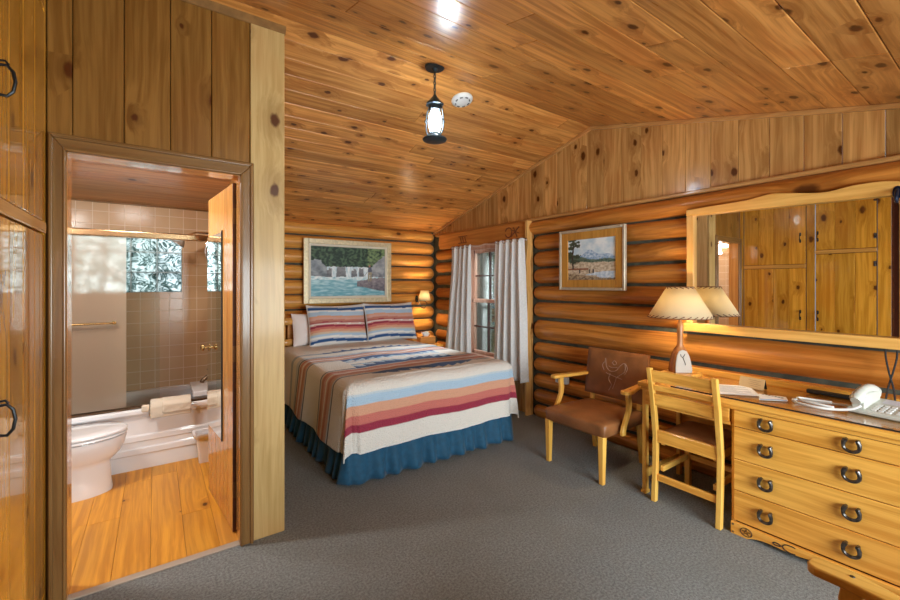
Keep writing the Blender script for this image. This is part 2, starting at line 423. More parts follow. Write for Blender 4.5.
# ceiling: two slopes of long boards
def slope_boards(y0, y1, w, x0, x1, rng):
    mb = MB(); y = y0; sgn = 1 if y1 > y0 else -1
    while (y1 - y) * sgn > .01:
        y2 = y + w * sgn
        if (y1 - y2) * sgn < 0: y2 = y1
        xs = [x0]; 
        while xs[-1] < x1: xs.append(xs[-1] + rng.uniform(2.2, 4.4))
        xs[-1] = x1
        for a, b in zip(xs, xs[1:]):
            if b - a < .05: continue
            ya, yb = sorted((y, y2))
            ya += .0007; yb -= .0007
            za, zb = roofz(ya), roofz(yb)
            vs = [(a + .0005, ya, za), (b - .0005, ya, za), (b - .0005, yb, zb), (a + .0005, yb, zb)]
            mb.add(vs + [(p[0], p[1], p[2] + .03) for p in vs], [(0, 3, 2, 1), (4, 5, 6, 7), (0, 1, 5, 4), (1, 2, 6, 5), (2, 3, 7, 6), (3, 0, 4, 7)])
        y = y2
    return mb
cr = sroot('ceiling')
obj('ceiling_boards', slope_boards(2.45, YB + .1, .138, -.5, 3.45, random.Random(5)), M['ceil'], cr, bevel=.0045, seg=2)
obj('ceiling_boards', slope_boards(2.45, YN - .1, .19, XR - .1, 3.45, random.Random(6)), M['ceil'], cr, bevel=.0045, seg=2)
struct('roof', MB().add([(XR - .2, YN - .2, roofz(YN - .2) + .05), (3.6, YN - .2, roofz(YN - .2) + .05), (3.6, 2.45, 2.99), (XR - .2, 2.45, 2.99), (3.6, 5.5, roofz(5.5) + .05), (XR - .2, 5.5, roofz(5.5) + .05)], [(0, 1, 2, 3), (3, 2, 4, 5)]), M['darkwood'])

# ---- logs
def log(mb, a, b, axis, r_h, r_d, other, z, seed, cap0=True, cap1=True):
    """one peeled log between a and b along axis; other = wall axis position; slightly wandering."""
    n = 22; L = b - a; k = max(6, int(L / .12)); rs = []
    stops = []
    if cap0: stops += [(a + .085 * (1 - math.cos(t * PI / 2 / 5)), math.sin(t * PI / 2 / 5) * .92 + .08 * (t / 5)) for t in range(0, 5)]
    m0 = a + (.085 if cap0 else 0); m1 = b - (.085 if cap1 else 0)
    stops += [(lerp(m0, m1, i / k), 1.0) for i in range(k + 1)]
    if cap1: stops += [(b - .085 * (1 - math.cos(t * PI / 2 / 5)), math.sin(t * PI / 2 / 5) * .92 + .08 * (t / 5)) for t in range(4, -1, -1)]
    for t, sc in stops:
        dz = noise.noise(Vector((t * .9, seed * 3.1, 0))) * .008
        ring = []
        for j in range(n):
            an = 2 * PI * j / n
            q = 1 + noise.noise(Vector((t * 2.2, seed * 5.7, 0)) + Vector((0, math.cos(an), math.sin(an))) * .8) * .05
            s_ = max(sc, .02)
            h = math.cos(an) * r_d * q * s_; v = math.sin(an) * r_h * q * s_
            if axis == 'y': ring.append((other + h, t, z + dz + v))
            else: ring.append((t, other - h, z + dz + v))
        rs.append(ring)
    mb.rings(rs if axis == 'y' else [r[::-1] for r in rs][::1])
wr = sroot('wall_right'); wb = sroot('wall_back')
zs = [2.125, 1.968, 1.79, 1.605, 1.425, 1.25, 1.062, .818, .645, .475, .305, .135, -.03]
XA = 3.44
for i in range(len(zs) - 1):
    z = (zs[i] + zs[i + 1]) / 2; rh = (zs[i] - zs[i + 1]) / 2 - .002
    if i == 0:
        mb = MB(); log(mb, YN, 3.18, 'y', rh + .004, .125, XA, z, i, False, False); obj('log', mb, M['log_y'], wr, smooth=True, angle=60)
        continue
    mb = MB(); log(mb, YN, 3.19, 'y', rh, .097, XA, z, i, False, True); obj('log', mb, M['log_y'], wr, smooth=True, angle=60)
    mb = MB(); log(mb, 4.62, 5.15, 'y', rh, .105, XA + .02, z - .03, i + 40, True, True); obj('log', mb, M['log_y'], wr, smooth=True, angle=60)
zb = [2.20, 2.035, 1.855, 1.675, 1.49, 1.30, 1.115, .93, .75, .57, .39, .21, .03, -.1]
for i in range(len(zb) - 1):
    z = (zb[i] + zb[i + 1]) / 2; rh = (zb[i] - zb[i + 1]) / 2 - .002
    mb = MB(); log(mb, .62, 3.40, 'x', rh, .105, YB + .03, z, i + 80, False, True); obj('log', mb, M['log_x'], wb, smooth=True, angle=60)
obj('chinking', MB().box(XA - .045, YN, -.02, XA + .2, 3.60, 2.13).box(XA - .045, 4.28, -.02, XA + .2, 5.4, 2.13).box(XA - .045, 3.60, -.02, XA + .2, 4.28, .5).box(XA - .045, 3.6, 1.88, XA + .2, 4.28, 2.13), M['chink'], wr)
obj('chinking', MB().box(.55, YB - .01, -.02, 3.6, YB + .2, 2.3), M['chink'], wb)
# gable boards
mb = MB(); y = YN
ed = []
yy = 5.25
while yy > YN: ed.append(yy); yy -= .183
ed.append(YN)
for a, b in zip(ed[1:], ed):
    a2, b2 = a + .0008, b - .0008
    pts = [(a2, 2.12), (b2, 2.12), (b2, roofz(b2) + .01)] + ([(2.45, 2.94)] if a2 < 2.45 < b2 else []) + [(a2, roofz(a2) + .01)]
    mb.prism(pts, .03, 'x', XW)
obj('gable_boards', mb, M['gable'], wr, bevel=.004, seg=2)
# rake + bottom trims
def strip(mb, p, q, w, h):
    p = Vector(p); q = Vector(q)
    mb.tube([p, q], 1.0, 4)
def rake(mb, y0, y1):
    za, zb_ = roofz(y0), roofz(y1)
    for d0, d1, x in ((.0, .030, .022),):
        vs = [(XW - x, y0, za - d0), (XW + .01, y0, za - d0), (XW + .01, y0, za - d1), (XW - x, y0, za - d1), (XW - x, y1, zb_ - d0), (XW + .01, y1, zb_ - d0), (XW + .01, y1, zb_ - d1), (XW - x, y1, zb_ - d1)]
        mb.add(vs, [(0, 1, 2, 3), (7, 6, 5, 4), (0, 4, 5, 1), (1, 5, 6, 2), (2, 6, 7, 3), (3, 7, 4, 0)])
mb = MB(); rake(mb, 2.45, 5.22); rake(mb, YN, 2.45)
struct('trim_2', mb, M['trim_y'], bevel=.004)
struct('trim_3', MB().box(XW - .035, YN, 2.118, XW + .01, 5.1, 2.150), M['trim_y'], bevel=.010, seg=3)

# window bay in the right wall: jambs, header, panelling
struct('trim_4', MB().prism([(3.185, 1.925), (3.24, 1.93), (3.4, 1.922), (3.7, 1.93), (4.0, 1.92), (4.3, 1.932), (4.6, 1.92), (4.92, 1.925), (4.95, 1.99), (4.93, 2.12), (3.185, 2.12)], .10, 'x', 3.315), M['header'], bevel=.004)
pts = []
for i in range(25):
    t = i / 24; z = t * 2.12
    pts.append((3.182 + .010 * math.sin(z * 9) + .006 * math.sin(z * 23), z))
pts += [(3.215, 2.12), (3.215, 0)]
struct('trim_5', MB().prism(pts, .07, 'x', 3.285), M['ledge_z'], bevel=.004)
mb = MB()
for a, b in ((3.18, 3.60), (4.28, 4.64)):
    y = a
    while y < b - .01:
        y2 = min(b, y + .16); mb.box(3.355, y + .001, 0, 3.38, y2 - .001, 1.95); y = y2
mb.box(3.355, 3.60, 0, 3.38, 4.28, .50)
obj('window_surround_boards', mb, M['gable'], wr, bevel=.003)
# branded cattle marks on the header
mk = MB()
def arc(cx, cz, r, a0, a1, x, n=14): return [(x, cx + r * math.cos(math.radians(a0 + (a1 - a0) * i / n)), cz + r * math.sin(math.radians(a0 + (a1 - a0) * i / n))) for i in range(n + 1)]
xh = 3.314
mk.tube(arc(3.50, 2.02, .055, 20, 340, xh), .007, 6)
mk.tube([(xh, 3.33, 2.07), (xh, 3.46, 1.97)], .008, 6); mk.tube([(xh, 3.36, 1.96), (xh, 3.42, 2.07)], .007, 6); mk.tube([(xh, 3.33, 2.0), (xh, 3.44, 2.04)], .005, 6)
for k in range(3): mk.tube([(xh, 4.30 + .05 * k, 1.98), (xh, 4.33 + .05 * k, 2.05)], .005, 6)
mk.tube([(xh, 4.28, 1.975), (xh, 4.47, 1.975)], .005, 6); mk.tube([(xh, 4.28, 2.06), (xh, 4.47, 2.06)], .005, 6)
obj('branded_marks', mk, M['scar'], bpy.data.objects['trim_4'])

# window
wn = sroot('window_1')
pk = wood('rosy_window_wood', (.46, .24, .16), (.64, .40, .30), 'z', None, knots=.02, rough=.4, coat=.2, var=.08)
mb = MB()
mb.box(3.33, 3.575, .50, 3.44, 3.635, 1.93).box(3.33, 4.245, .50, 3.44, 4.305, 1.93).box(3.33, 3.575, 1.865, 3.44, 4.305, 1.93)
obj('window_frame', mb, pk, wn, bevel=.004)
obj('window_sill', MB().box(3.27, 3.55, .495, 3.44, 4.33, .54), pk, wn, bevel=.005)
for z0, z1, x in ((1.20, 1.868, 3.40), (.54, 1.235, 3.375)):
    fr = obj('sash', MB().box(x, 3.635, z0, x + .03, 3.665, z1).box(x, 4.215, z0, x + .03, 4.245, z1).box(x, 3.635, z1 - .04, x + .03, 4.245, z1).box(x, 3.635, z0, x + .03, 4.245, z0 + .04), pk, wn, bevel=.003)
    obj('muntin', MB().box(x + .004, 3.928, z0 + .03, x + .026, 3.952, z1 - .03).box(x + .004, 3.65, (z0 + z1) / 2 - .010, x + .026, 4.23, (z0 + z1) / 2 + .010), M['darkwood'], wn, bevel=.002)
    obj('pane', MB().box(x + .013, 3.66, z0 + .03, x + .017, 4.22, z1 - .03), M['pane'], wn)

# ---- bathroom partition wall (front face y = 2.52)
YW = 2.52
wl = sroot('wall_bathroom')
mb = MB()
xs = [-.39, -.3046, -.1206, .063, .244, .43]
for a, b in zip(xs, xs[1:]): mb.box(a + .001, YW, 2.06, b - .001, YW + .02, 2.93)
obj('wall_boards', mb, M['boards'], wl, bevel=.005, seg=2)
obj('corner_board', MB().box(.431, YW - .005, 0, .612, YW + .02, 2.925), M['post'], wl, bevel=.004)
mb = MB()
y = YW + .022
while y < 5.15:
    y2 = min(5.15, y + .18); mb.prism([(y + .001, 0), (y2 - .001, 0), (y2 - .001, roofz(y2) + .01), (y + .001, roofz(y) + .01)], .02, 'x', .592); y = y2
obj('side_boards', mb, wood('pale_side_boards', (.45, .27, .10), (.64, .42, .18), 'z', 'x', knots=.4, kr=.08, rough=.4, coat=.2), wl, bevel=.004)
# wall body
obj('wall_core', MB().box(.39, YW + .021, 0, .59, YW + .10, 2.9).box(-.40, YW + .021, 2.045, .39, YW + .10, 2.9).box(.51, YW + .10, 0, .59, 5.15, 2.2).box(-1.0, YW + .021, 0, -.345, YW + .10, 2.9), M['darkwood'], wl)
# crown trim along the top of the partition
struct('trim_6', MB().prism([(YW - .022, 2.925), (YW + .02, 2.925), (YW + .02, 2.875), (YW - .006, 2.875), (YW - .014, 2.892)], 1.008, 'x', -.39), plain('dull_stained_trim', (.22, .11, .035), .75, spec=.15, noise_amt=.15), bevel=.004)
# door casing (moulded)
def casing(mb, pts, w, y, d):
    """mitred casing: outer path pts [(x,z)..], inner offset w, three stepped bands."""
    pass
dr = sroot('door_1')
ci, co = (-.322, .378, 2.022), (-.385, .447, 2.10)
def casing_piece(kind):
    mb = MB()
    steps = [(0.0, 1.0, .018), (.06, .30, .028), (.80, .97, .026)]
    for a, b, d in steps:
        if kind == 'L':
            x0, x1 = lerp(co[0], ci[0], a), lerp(co[0], ci[0], b); z0, z1 = lerp(co[2], ci[2], a), lerp(co[2], ci[2], b)
            mb.prism([(x0, 0), (x1, 0), (x1, z1), (x0, z0)], -d, 'y', YW)
        if kind == 'R':
            x0, x1 = lerp(co[1], ci[1], a), lerp(co[1], ci[1], b); z0, z1 = lerp(co[2], ci[2], a), lerp(co[2], ci[2], b)
            mb.prism([(x0, 0), (x1, 0), (x1, z1), (x0, z0)], -d, 'y', YW)
        if kind == 'T':
            x0, x1 = lerp(co[0], ci[0], a), lerp(co[0], ci[0], b); x2, x3 = lerp(co[1], ci[1], b), lerp(co[1], ci[1], a)
            z0, z1 = lerp(co[2], ci[2], a), lerp(co[2], ci[2], b)
            mb.prism([(x0, z0), (x1, z1), (x2, z1), (x3, z0)], -d, 'y', YW)
    return mb
obj('casing', casing_piece('L'), M['casing'], dr, bevel=.005, seg=3)
obj('casing', casing_piece('R'), M['casing'], dr, bevel=.005, seg=3)
obj('casing', casing_piece('T'), M['casing_h'], dr, bevel=.005, seg=3)
# jamb lining
obj('jamb', MB().box(-.345, YW, 0, -.322, YW + .12, 2.045).box(.378, YW, 0, .40, YW + .12, 2.045).box(-.345, YW, 2.022, .40, YW + .12, 2.045), M['doorwood'], dr, bevel=.002)
# door leaf swung into the bathroom
hx, hy = .362, 2.655
ang = math.atan2(-.062, .66)     # leaf direction is +y turned a little to -x
D = Matrix.Translation((hx, hy, 0)) @ Matrix.Rotation(-ang + 0, 4, 'Z')
D = Matrix.Translation((hx, hy, 0)) @ Matrix.Rotation(math.radians(5.3), 4, 'Z')
# local frame: +y along the leaf (0..0.66), -x the face seen, thickness 0..0.036
mb = MB()
for i in range(6): mb.box(0, .001 + .11 * i, .012, .034, .11 * (i + 1) - .001, 2.008, D)
leaf = obj('door_leaf', mb, M['doorwood'], dr, bevel=.0025)
obj('door_edge', MB().box(-.0012, -.0045, .012, .0352, .0, 2.008, D), M['darkwood'], leaf)
obj('mirror', MB().box(-.007, .25, .47, -.0006, .655, 1.75, D), M['mirror'], leaf)
obj('mirror_edge', MB().box(-.008, .241, .46, -.0006, .2495, 1.76, D), M['black'], leaf)
kb = MB(); kz = 1.0
def T(M4, p): return M4 @ Vector(p)
kb.tube([T(D, (-.007, .60, kz)), T(D, (-.012, .60, kz))], .024, 18); kb.tube([T(D, (-.012, .60, kz)), T(D, (-.032, .60, kz)), T(D, (-.040, .60, kz)), T(D, (-.052, .60, kz)), T(D, (-.058, .60, kz))], [.008, .008, .020, .022, .012], 18)
obj('knob', kb, M['brass'], leaf, smooth=True)
for z in (.25, 1.03, 1.82):
    h = MB(); h.box(-.002, -.0065, z - .045, .036, -.0046, z + .045, D); h.tube([T(D, (.040, -.004, z - .048)), T(D, (.040, -.004, z + .048))], .006, 10)
    obj('hinge', h, M['bronze'], leaf)

# ---- bathroom shell
YT = 4.62
wbb = sroot('wall_tile')
# back tile wall with hole for glass blocks (x -.555...205, z 1.355..1.925)
gx0, gx1, gz0, gz1 = -.555, .205, 1.355, 1.90
mb = MB().box(-.97, YT, 0, gx0, YT + .14, 2.14).box(gx1, YT, 0, .52, YT + .14, 2.14).box(gx0, YT, 0, gx1, YT + .14, gz0).box(gx0, YT, gz1, gx1, YT + .14, 2.14)
struct('wall_tile_back', mb, M['tile_x']); bpy.data.objects.remove(wbb)
struct('wall_tile_right', MB().box(.50, 3.95, 0, .51, YT, 2.2), M['tile_y'])
struct('wall_bathroom_left', MB().box(-1.05, 2.54, 0, -.95, 3.95, 2.6).box(-1.05, 3.95, 0, -.93, YT, 2.6), M['tile_y'])
struct('wall_bathroom_right', MB().box(.495, 2.62, 0, .511, 3.95, 2.6), M['doorwood'])
# ceiling over the bath
def bz(y): return 2.135 + .155 * (YT - y)
mb = MB(); y = 2.60
while y < YT + .1:
    y2 = y + .15
    vs = [(-1.0, y + .001, bz(y)), (.52, y + .001, bz(y)), (.52, y2 - .001, bz(y2)), (-1.0, y2 - .001, bz(y2))]
    mb.add(vs + [(p[0], p[1], p[2] + .02) for p in vs], [(0, 3, 2, 1), (4, 5, 6, 7), (0, 1, 5, 4), (1, 2, 6, 5), (2, 3, 7, 6), (3, 0, 4, 7)])
    y = y2
struct('ceiling', mb, M['bathceil'], bevel=.003)
struct('trim_7', MB().box(-.95, YT - .012, 2.125, .50, YT, 2.155), M['casing_h'], bevel=.003)
# glass block window
gw = sroot('window_2')
obj('mortar', MB().box(gx0, YT + .03, gz0, gx1, YT + .045, gz0 + .006), M['white_plastic'], gw)
mb = MB()
for k in range(5): x = lerp(gx0, gx1, k / 4); mb.box(x - .0035, YT + .02, gz0, x + .0035, YT + .11, gz1)
for k in range(4): z = lerp(gz0, gz1, k / 3); mb.box(gx0, YT + .02, z - .0035, gx1, YT + .11, z + .0035)
obj('grout', mb, plain('block_grout', (.5, .55, .54), .8), gw)
for i in range(4):
    for j in range(3):
        x0 = lerp(gx0, gx1, i / 4) + .004; x1 = lerp(gx0, gx1, (i + 1) / 4) - .004; z0 = lerp(gz0, gz1, j / 3) + .004; z1 = lerp(gz0, gz1, (j + 1) / 3) - .004
        obj('glass_block', MB().box(x0, YT + .012, z0, x1, YT + .03, z1), M['block'], gw, bevel=.006)

# ---- closet side (x = -.39 plane) ----
XC = -.39
wc = sroot('wall_left')
mb = MB()
for a, b in ((.97, 1.085), (1.665, 1.75), (2.475, 2.518)):
    mb.box(XC - .02, a + .001, 0, XC, b - .001, roofz((a + b) / 2) - .01)
mb.box(XC - .02, 1.086, 2.62, XC, 1.664, roofz(1.2) - .01); mb.box(XC - .02, 1.751, 2.62, XC, 2.474, roofz(1.9) - .01)
mb.box(XC - .02, 1.086, 0, XC, 1.664, .09); mb.box(XC - .02, 1.751, 0, XC, 2.474, .09)
obj('face_boards', mb, M['closet'], wc, bevel=.003)
obj('closet_end', MB().box(XR, .95, 0, XC - .001, .969, 2.55), M['darkwood'], wc)
obj('recess_boards', MB().box(XR - .03, YN, 0, XR, .97, 2.6), M['darkwood'], wc)
def iron_pull(y, z, parent, name='handle'):
    mb = MB(); x = XC
    for dz in (-.045, .045):
        mb.prism([(y - .010, z + dz - .018), (y, z + dz - .026), (y + .010, z + dz - .018), (y + .010, z + dz + .018), (y, z + dz + .026), (y - .010, z + dz + .018)], .004, 'x', x)
    mb.tube([(x + .003, y, z + .045), (x + .022, y, z + .047), (x + .035, y, z + .03), (x + .040, y, z), (x + .035, y, z - .03), (x + .022, y, z - .047), (x + .003, y, z - .045)], .0048, 8)
    mb.tube([(x + .003, y, z + .058), (x + .018, y, z + .060), (x + .026, y, z + .050)], .0035, 8)
    return obj(name, mb, M['metal_dark'], parent, smooth=True)
def closet(y0, y1, split, hy, label, hinge_y, hinges=True):
    t = thing('built_in_closet', label, 'closet', (XC, (y0 + y1) / 2, 0), 'built in closets beside the bathroom door')
    obj('divider_rail', MB().box(XC - .015, y0 + .001, split - .025, XC + .008, y1 - .001, split + .022), wood('closet_rail', (.42, .20, .04), (.60, .32, .08), 'y', None, knots=.02, rough=.2, coat=.7), t, bevel=.004)
    obj('carcass', MB().box(XC - .5, y0, .05, XC - .024, y1, 2.62), M['darkwood'], t)
    for z0, z1, hz in ((.10, split - .03, 1.015), (split + .027, 2.60, 2.05)):
        mb = MB(); n = round((y1 - y0) / .172); w = (y1 - y0 - .008) / n
        for k in range(n): mb.box(XC - .02, y0 + .004 + k * w + .0006, z0, XC + .002, y0 + .004 + (k + 1) * w - .0006, z1)
        d = obj('door', mb, M['closet'], t, bevel=.0045)
        iron_pull(hy, hz, d)
        for z in (z0 + .14, z1 - .14) if hinges else ():
            h = MB(); h.box(XC + .002, hinge_y - .012, z - .03, XC + .006, hinge_y + .012, z + .03); h.tube([(XC + .007, hinge_y, z - .032), (XC + .007, hinge_y, z + .032)], .004, 8)
            obj('hinge', h, M['shoe'], d)
closet(1.755, 2.470, 1.672, 1.815, 'amber pine closet of stacked doors right beside the bathroom doorway', 2.455, False)
closet(1.090, 1.660, 1.845, 1.635, 'narrower amber pine closet further from the bathroom doorway, seen in the wall mirror', 1.105)

# ------------------------------------------------------------------ bathroom things
# bathtub
t = thing('bathtub', 'white alcove bathtub with ridged apron below the sliding shower door', 'bathtub', (-.2, 4.3, 0))
mb = MB()
prof = [(3.985, 0), (3.985, .115), (3.977, .125), (3.977, .165), (3.985, .172), (3.985, .215), (3.977, .225), (3.977, .262), (3.985, .27), (3.985, .41), (3.955, .435), (3.955, .462), (3.965, .472), (4.035, .472), (4.05, .46)]
ys = prof + [(4.09, .12), (4.14, .09), (4.44, .09), (4.50, .13), (4.54, .46), (4.555, .49), (4.615, .49), (4.615, 0)]
mb.prism(ys, 1.44, 'x', -.945)
obj('tub_shell', mb, M['white_gloss'], t, bevel=.006, seg=2)
obj('tub_end', MB().box(-.945, 4.03, .10, -.86, 4.56, .474), M['white_gloss'], t, bevel=.02, seg=3)
obj('tub_end', MB().box(.40, 4.03, .10, .497, 4.56, .474), M['white_gloss'], t, bevel=.02, seg=3)
# shower door
t = thing('shower_door', 'sliding shower door with frosted panel and brassy rails above the tub', 'shower door', (-.2, 3.99, .47))
obj('header_rail', MB().box(-.945, 3.965, 1.782, .497, 4.025, 1.832), plain('gold_rail', (.62, .42, .22), .22, metal=1.0), t, bevel=.008, seg=3)
obj('bottom_track', MB().box(-.945, 3.975, .473, .497, 4.02, .488), M['bronze'], t, bevel=.003)
obj('side_post', MB().box(.47, 3.975, .49, .497, 4.02, 1.78), M['brass'], t, bevel=.003)
obj('frosted_panel', MB().box(-.90, 3.985, .495, -.178, 3.991, 1.79), M['frost'], t)
obj('clear_panel', MB().box(-.62, 4.007, .495, .03, 4.011, 1.79), M['shower_clear'], t)
tb = MB(); tb.tube([(-.80, 3.950, 1.14), (-.235, 3.950, 1.14)], .007, 10)
for x in (-.79, -.25): tb.tube([(x, 3.950, 1.14), (x, 3.985, 1.14)], .008, 10); tb.tube([(x, 3.98, 1.14), (x, 3.985, 1.14)], .014, 12)
obj('towel_bar', tb, M['brass'], t, smooth=True)
# shower head
t = thing('shower_head', 'chrome shower head on a curved arm beside the glass blocks', 'shower head', (.30, 4.30, 1.86))
obj('arm', MB().tube([(.498, 4.30, 1.86), (.42, 4.30, 1.885), (.30, 4.30, 1.885), (.21, 4.30, 1.85)], .009, 10), M['chrome'], t, smooth=True)
obj('spray_head', MB().tube([(.215, 4.30, 1.855), (.195, 4.30, 1.835), (.165, 4.30, 1.79), (.155, 4.30, 1.775)], [.014, .022, .052, .054], 20), plain('dull_nickel', (.42, .38, .34), .35, metal=.6), t, smooth=True)
obj('hose', MB().tube([(.40, 4.31, 1.88), (.385, 4.31, 1.80), (.37, 4.31, 1.72), (.385, 4.31, 1.66), (.42, 4.31, 1.63), (.47, 4.31, 1.62)], .007, 8), M['chrome'], t, smooth=True)
# tub filler
t = thing('tub_faucet', 'bronze tub spout with round cream escutcheon at the tub end', 'faucet', (.45, 4.30, .62))
obj('spout', MB().tube([(.498, 4.28, .60), (.44, 4.28, .605), (.38, 4.28, .60), (.345, 4.28, .575), (.338, 4.28, .555)], [.022, .022, .020, .018, .019], 14), M['bronze'], t, smooth=True)
obj('escutcheon', MB().tube([(.497, 4.30, .74), (.47, 4.30, .74), (.455, 4.30, .74), (.45, 4.30, .74)], [.085, .082, .07, .02], 28), M['towel'], t, smooth=True)
obj('lever', MB().tube([(.455, 4.30, .74), (.42, 4.30, .74), (.40, 4.29, .70), (.385, 4.28, .66)], [.014, .012, .009, .010], 12), M['bronze'], t, smooth=True)
obj('soap_ledge', MB().box(.26, 4.10, .474, .399, 4.54, .52), M['white_gloss'], t, bevel=.008)
obj('drain_knob', MB().tube([(-.30, 4.60, .73), (-.30, 4.555, .73)], [.022, .018], 14), M['chrome'], t, smooth=True)
# towel folded over the tub rim
t = thing('bath_towel', 'beige folded towel draped over the rim of the bathtub', 'towel', (.10, 3.96, .47))
def drape(x0, x1, y_in, z_top, front_drop, back_drop, th, seed):
    mb = MB(); path = []
    path += [(3.951 - th, z_top - front_drop + i * (front_drop / 6)) for i in range(6)]
    path += [(3.951 - th * .9 + .012, z_top + .010), (3.97, z_top + .022), (4.0, z_top + .026), (y_in, z_top + .024)]
    def f(u, v):
        k = v * (len(path) - 1); i = min(int(k), len(path) - 2); a = k - i
        y, z = lerp(path[i][0], path[i + 1][0], a), lerp(path[i][1], path[i + 1][1], a)
        return (lerp(x0, x1, u) + noise.noise(Vector((v * 3, seed, 0))) * .004, y + noise.noise(Vector((u * 5, v * 3, seed))) * .004, z)
    mb.grid(22, 28, f); return mb
obj('folded_cloth', drape(-.03, .235, 3.99, .494, .095, 0, .024, 1), M['towel'], t, smooth=True, solid=.022, angle=180)
obj('folded_cloth', drape(.045, .235, 3.985, .502, .070, 0, .040, 2), M['towel'], t, smooth=True, solid=.010, angle=180)
t2 = MB().box(-.085, 3.925, .452, -.035, 3.953, .505)
tag(obj('wash_cloth', t2, M['towel'], bevel=.010, seg=3, smooth=True), 'small folded beige washcloth on the tub rim left of the towel', 'washcloth')
# waste bin
t = thing('waste_bin', 'small white lidless waste bin on the bathroom floor against the tub', 'waste bin', (.345, 3.885, .004))
mb = MB()
def sq(cx, cy, z, w, d, e=5, n=32):
    out = []
    for j in range(n):
        a = 2 * PI * j / n; ca, sa = math.cos(a), math.sin(a)
        out.append((cx + w * math.copysign(abs(ca) ** (2 / e), ca), cy + d * math.copysign(abs(sa) ** (2 / e), sa), z))
    return out
bx_, by_ = .345, 3.885
mb.rings([sq(bx_, by_, .004, .062, .05), sq(bx_, by_, .205, .076, .060), sq(bx_, by_, .208, .094, .074), sq(bx_, by_, .225, .102, .082), sq(bx_, by_, .240, .104, .084), sq(bx_, by_, .235, .086, .066), sq(bx_, by_, .03, .060, .048)])
obj('bin_body', mb, M['white_gloss'], t, smooth=True, angle=50)
# toilet
t = thing('toilet', 'white toilet with closed lid beside the bathtub', 'toilet', (-.5, 3.745, .004))
cy = 3.745
def oval(cx, z, rx, ry, n=40, egg=.0):
    out = []
    for j in range(n):
        a = 2 * PI * j / n; ca, sa = math.cos(a), math.sin(a)
        out.append((cx + rx * ca, cy + ry * sa * (1 - egg * ca), z))
    return out
mb = MB(); mb.rings([oval(-.45, .004, .208, .118), oval(-.45, .02, .210, .120), oval(-.45, .10, .200, .112), oval(-.45, .195, .195, .110), oval(-.45, .215, .197, .113), oval(-.44, .235, .214, .132), oval(-.43, .27, .235, .155), oval(-.423, .32, .250, .174, egg=.03), oval(-.42, .372, .258, .184, egg=.05), oval(-.42, .382, .255, .182, egg=.05)])
bowl = obj('bowl', mb, M['white_gloss'], t, smooth=True, angle=60)
mb = MB(); mb.rings([oval(-.42, .386, .255, .182, egg=.05), oval(-.42, .389, .262, .188, egg=.05), oval(-.42, .400, .262, .188, egg=.05), oval(-.42, .403, .258, .184, egg=.05)])
obj('seat', mb, M['white_gloss'], t, smooth=True, angle=60)
mb = MB(); mb.rings([oval(-.42, .407, .258, .184, egg=.05), oval(-.42, .410, .263, .188, egg=.05), oval(-.42, .422, .262, .187, egg=.05), oval(-.42, .430, .245, .172, egg=.05), oval(-.42, .433, .15, .10)])
obj('lid', mb, M['white_gloss'], t, smooth=True, angle=60)
tk = obj('tank', MB().box(-.94, cy - .20, .36, -.74, cy + .20, .74).box(-.80, cy - .10, .10, -.60, cy + .10, .38), M['white_gloss'], t, bevel=.025, seg=4, smooth=True)
obj('tank_lid', MB().box(-.945, cy - .21, .742, -.73, cy + .21, .775), M['white_gloss'], t, bevel=.010, seg=3)
obj('flush_lever', MB().tube([(-.735, cy - .14, .68), (-.715, cy - .14, .68), (-.705, cy - .10, .675), (-.705, cy - .06, .67)], .007, 8), M['chrome'], t, smooth=True)
# vanity light on the left bathroom wall
t = thing('vanity_light', 'bathroom wall light with two lit glass shades, seen through the doorway in the mirror', 'wall light', (-.95, 3.02, 2.10))
obj('backplate', MB().box(-.949, 2.84, 2.06, -.93, 3.20, 2.14), M['brass'], t, bevel=.006)
gl = emit('lit_vanity_glass', (1.0, .86, .66), 6.0)
for y in (2.91, 3.13):
    obj('glass_shade', MB().lathe([(.02, .0), (.04, -.01), (.055, -.05), (.06, -.09), (.05, -.10)], (-.86, y, 2.12), 20), gl, t, smooth=True)
    obj('bracket', MB().tube([(-.93, y, 2.10), (-.89, y, 2.13), (-.86, y, 2.125)], .007, 8), M['brass'], t, smooth=True)
light('vanity_bulb_light', 'AREA', (-.80, 3.02, 2.06), 20, (1.0, .96, .90), .35, rot=(0, math.radians(-50), 0), sy=.12, parent=t)
light('bath_fill', 'AREA', (-.2, 3.2, 2.25), 8, (.98, .97, .95), .25, rot=(0, 0, 0), parent=t)  # fill lamp added to brighten the bathroom, no known source
t = thing('added_bath_light', 'added unseen round ceiling light brightening the bathroom', 'ceiling light', (-.2, 3.25, bz(3.25)))  # made-up fixture, out of view, housing the added fill lamp
obj('dome', MB().lathe([(.12, -.012), (.12, -.03), (.10, -.06), (.05, -.08), (.005, -.085)], (-.2, 3.25, bz(3.25) - .012), 28), emit('added_lit_dome', (1, .93, .82), 3.0), t, smooth=True)
obj('base_ring', MB().lathe([(.14, .01), (.14, -.03), (.12, -.03)], (-.2, 3.25, bz(3.25)), 28), M['brass'], t, smooth=True)
bpy.data.objects['bath_fill'].parent = t; bpy.data.objects['bath_fill'].location = (0, 0, -.12)

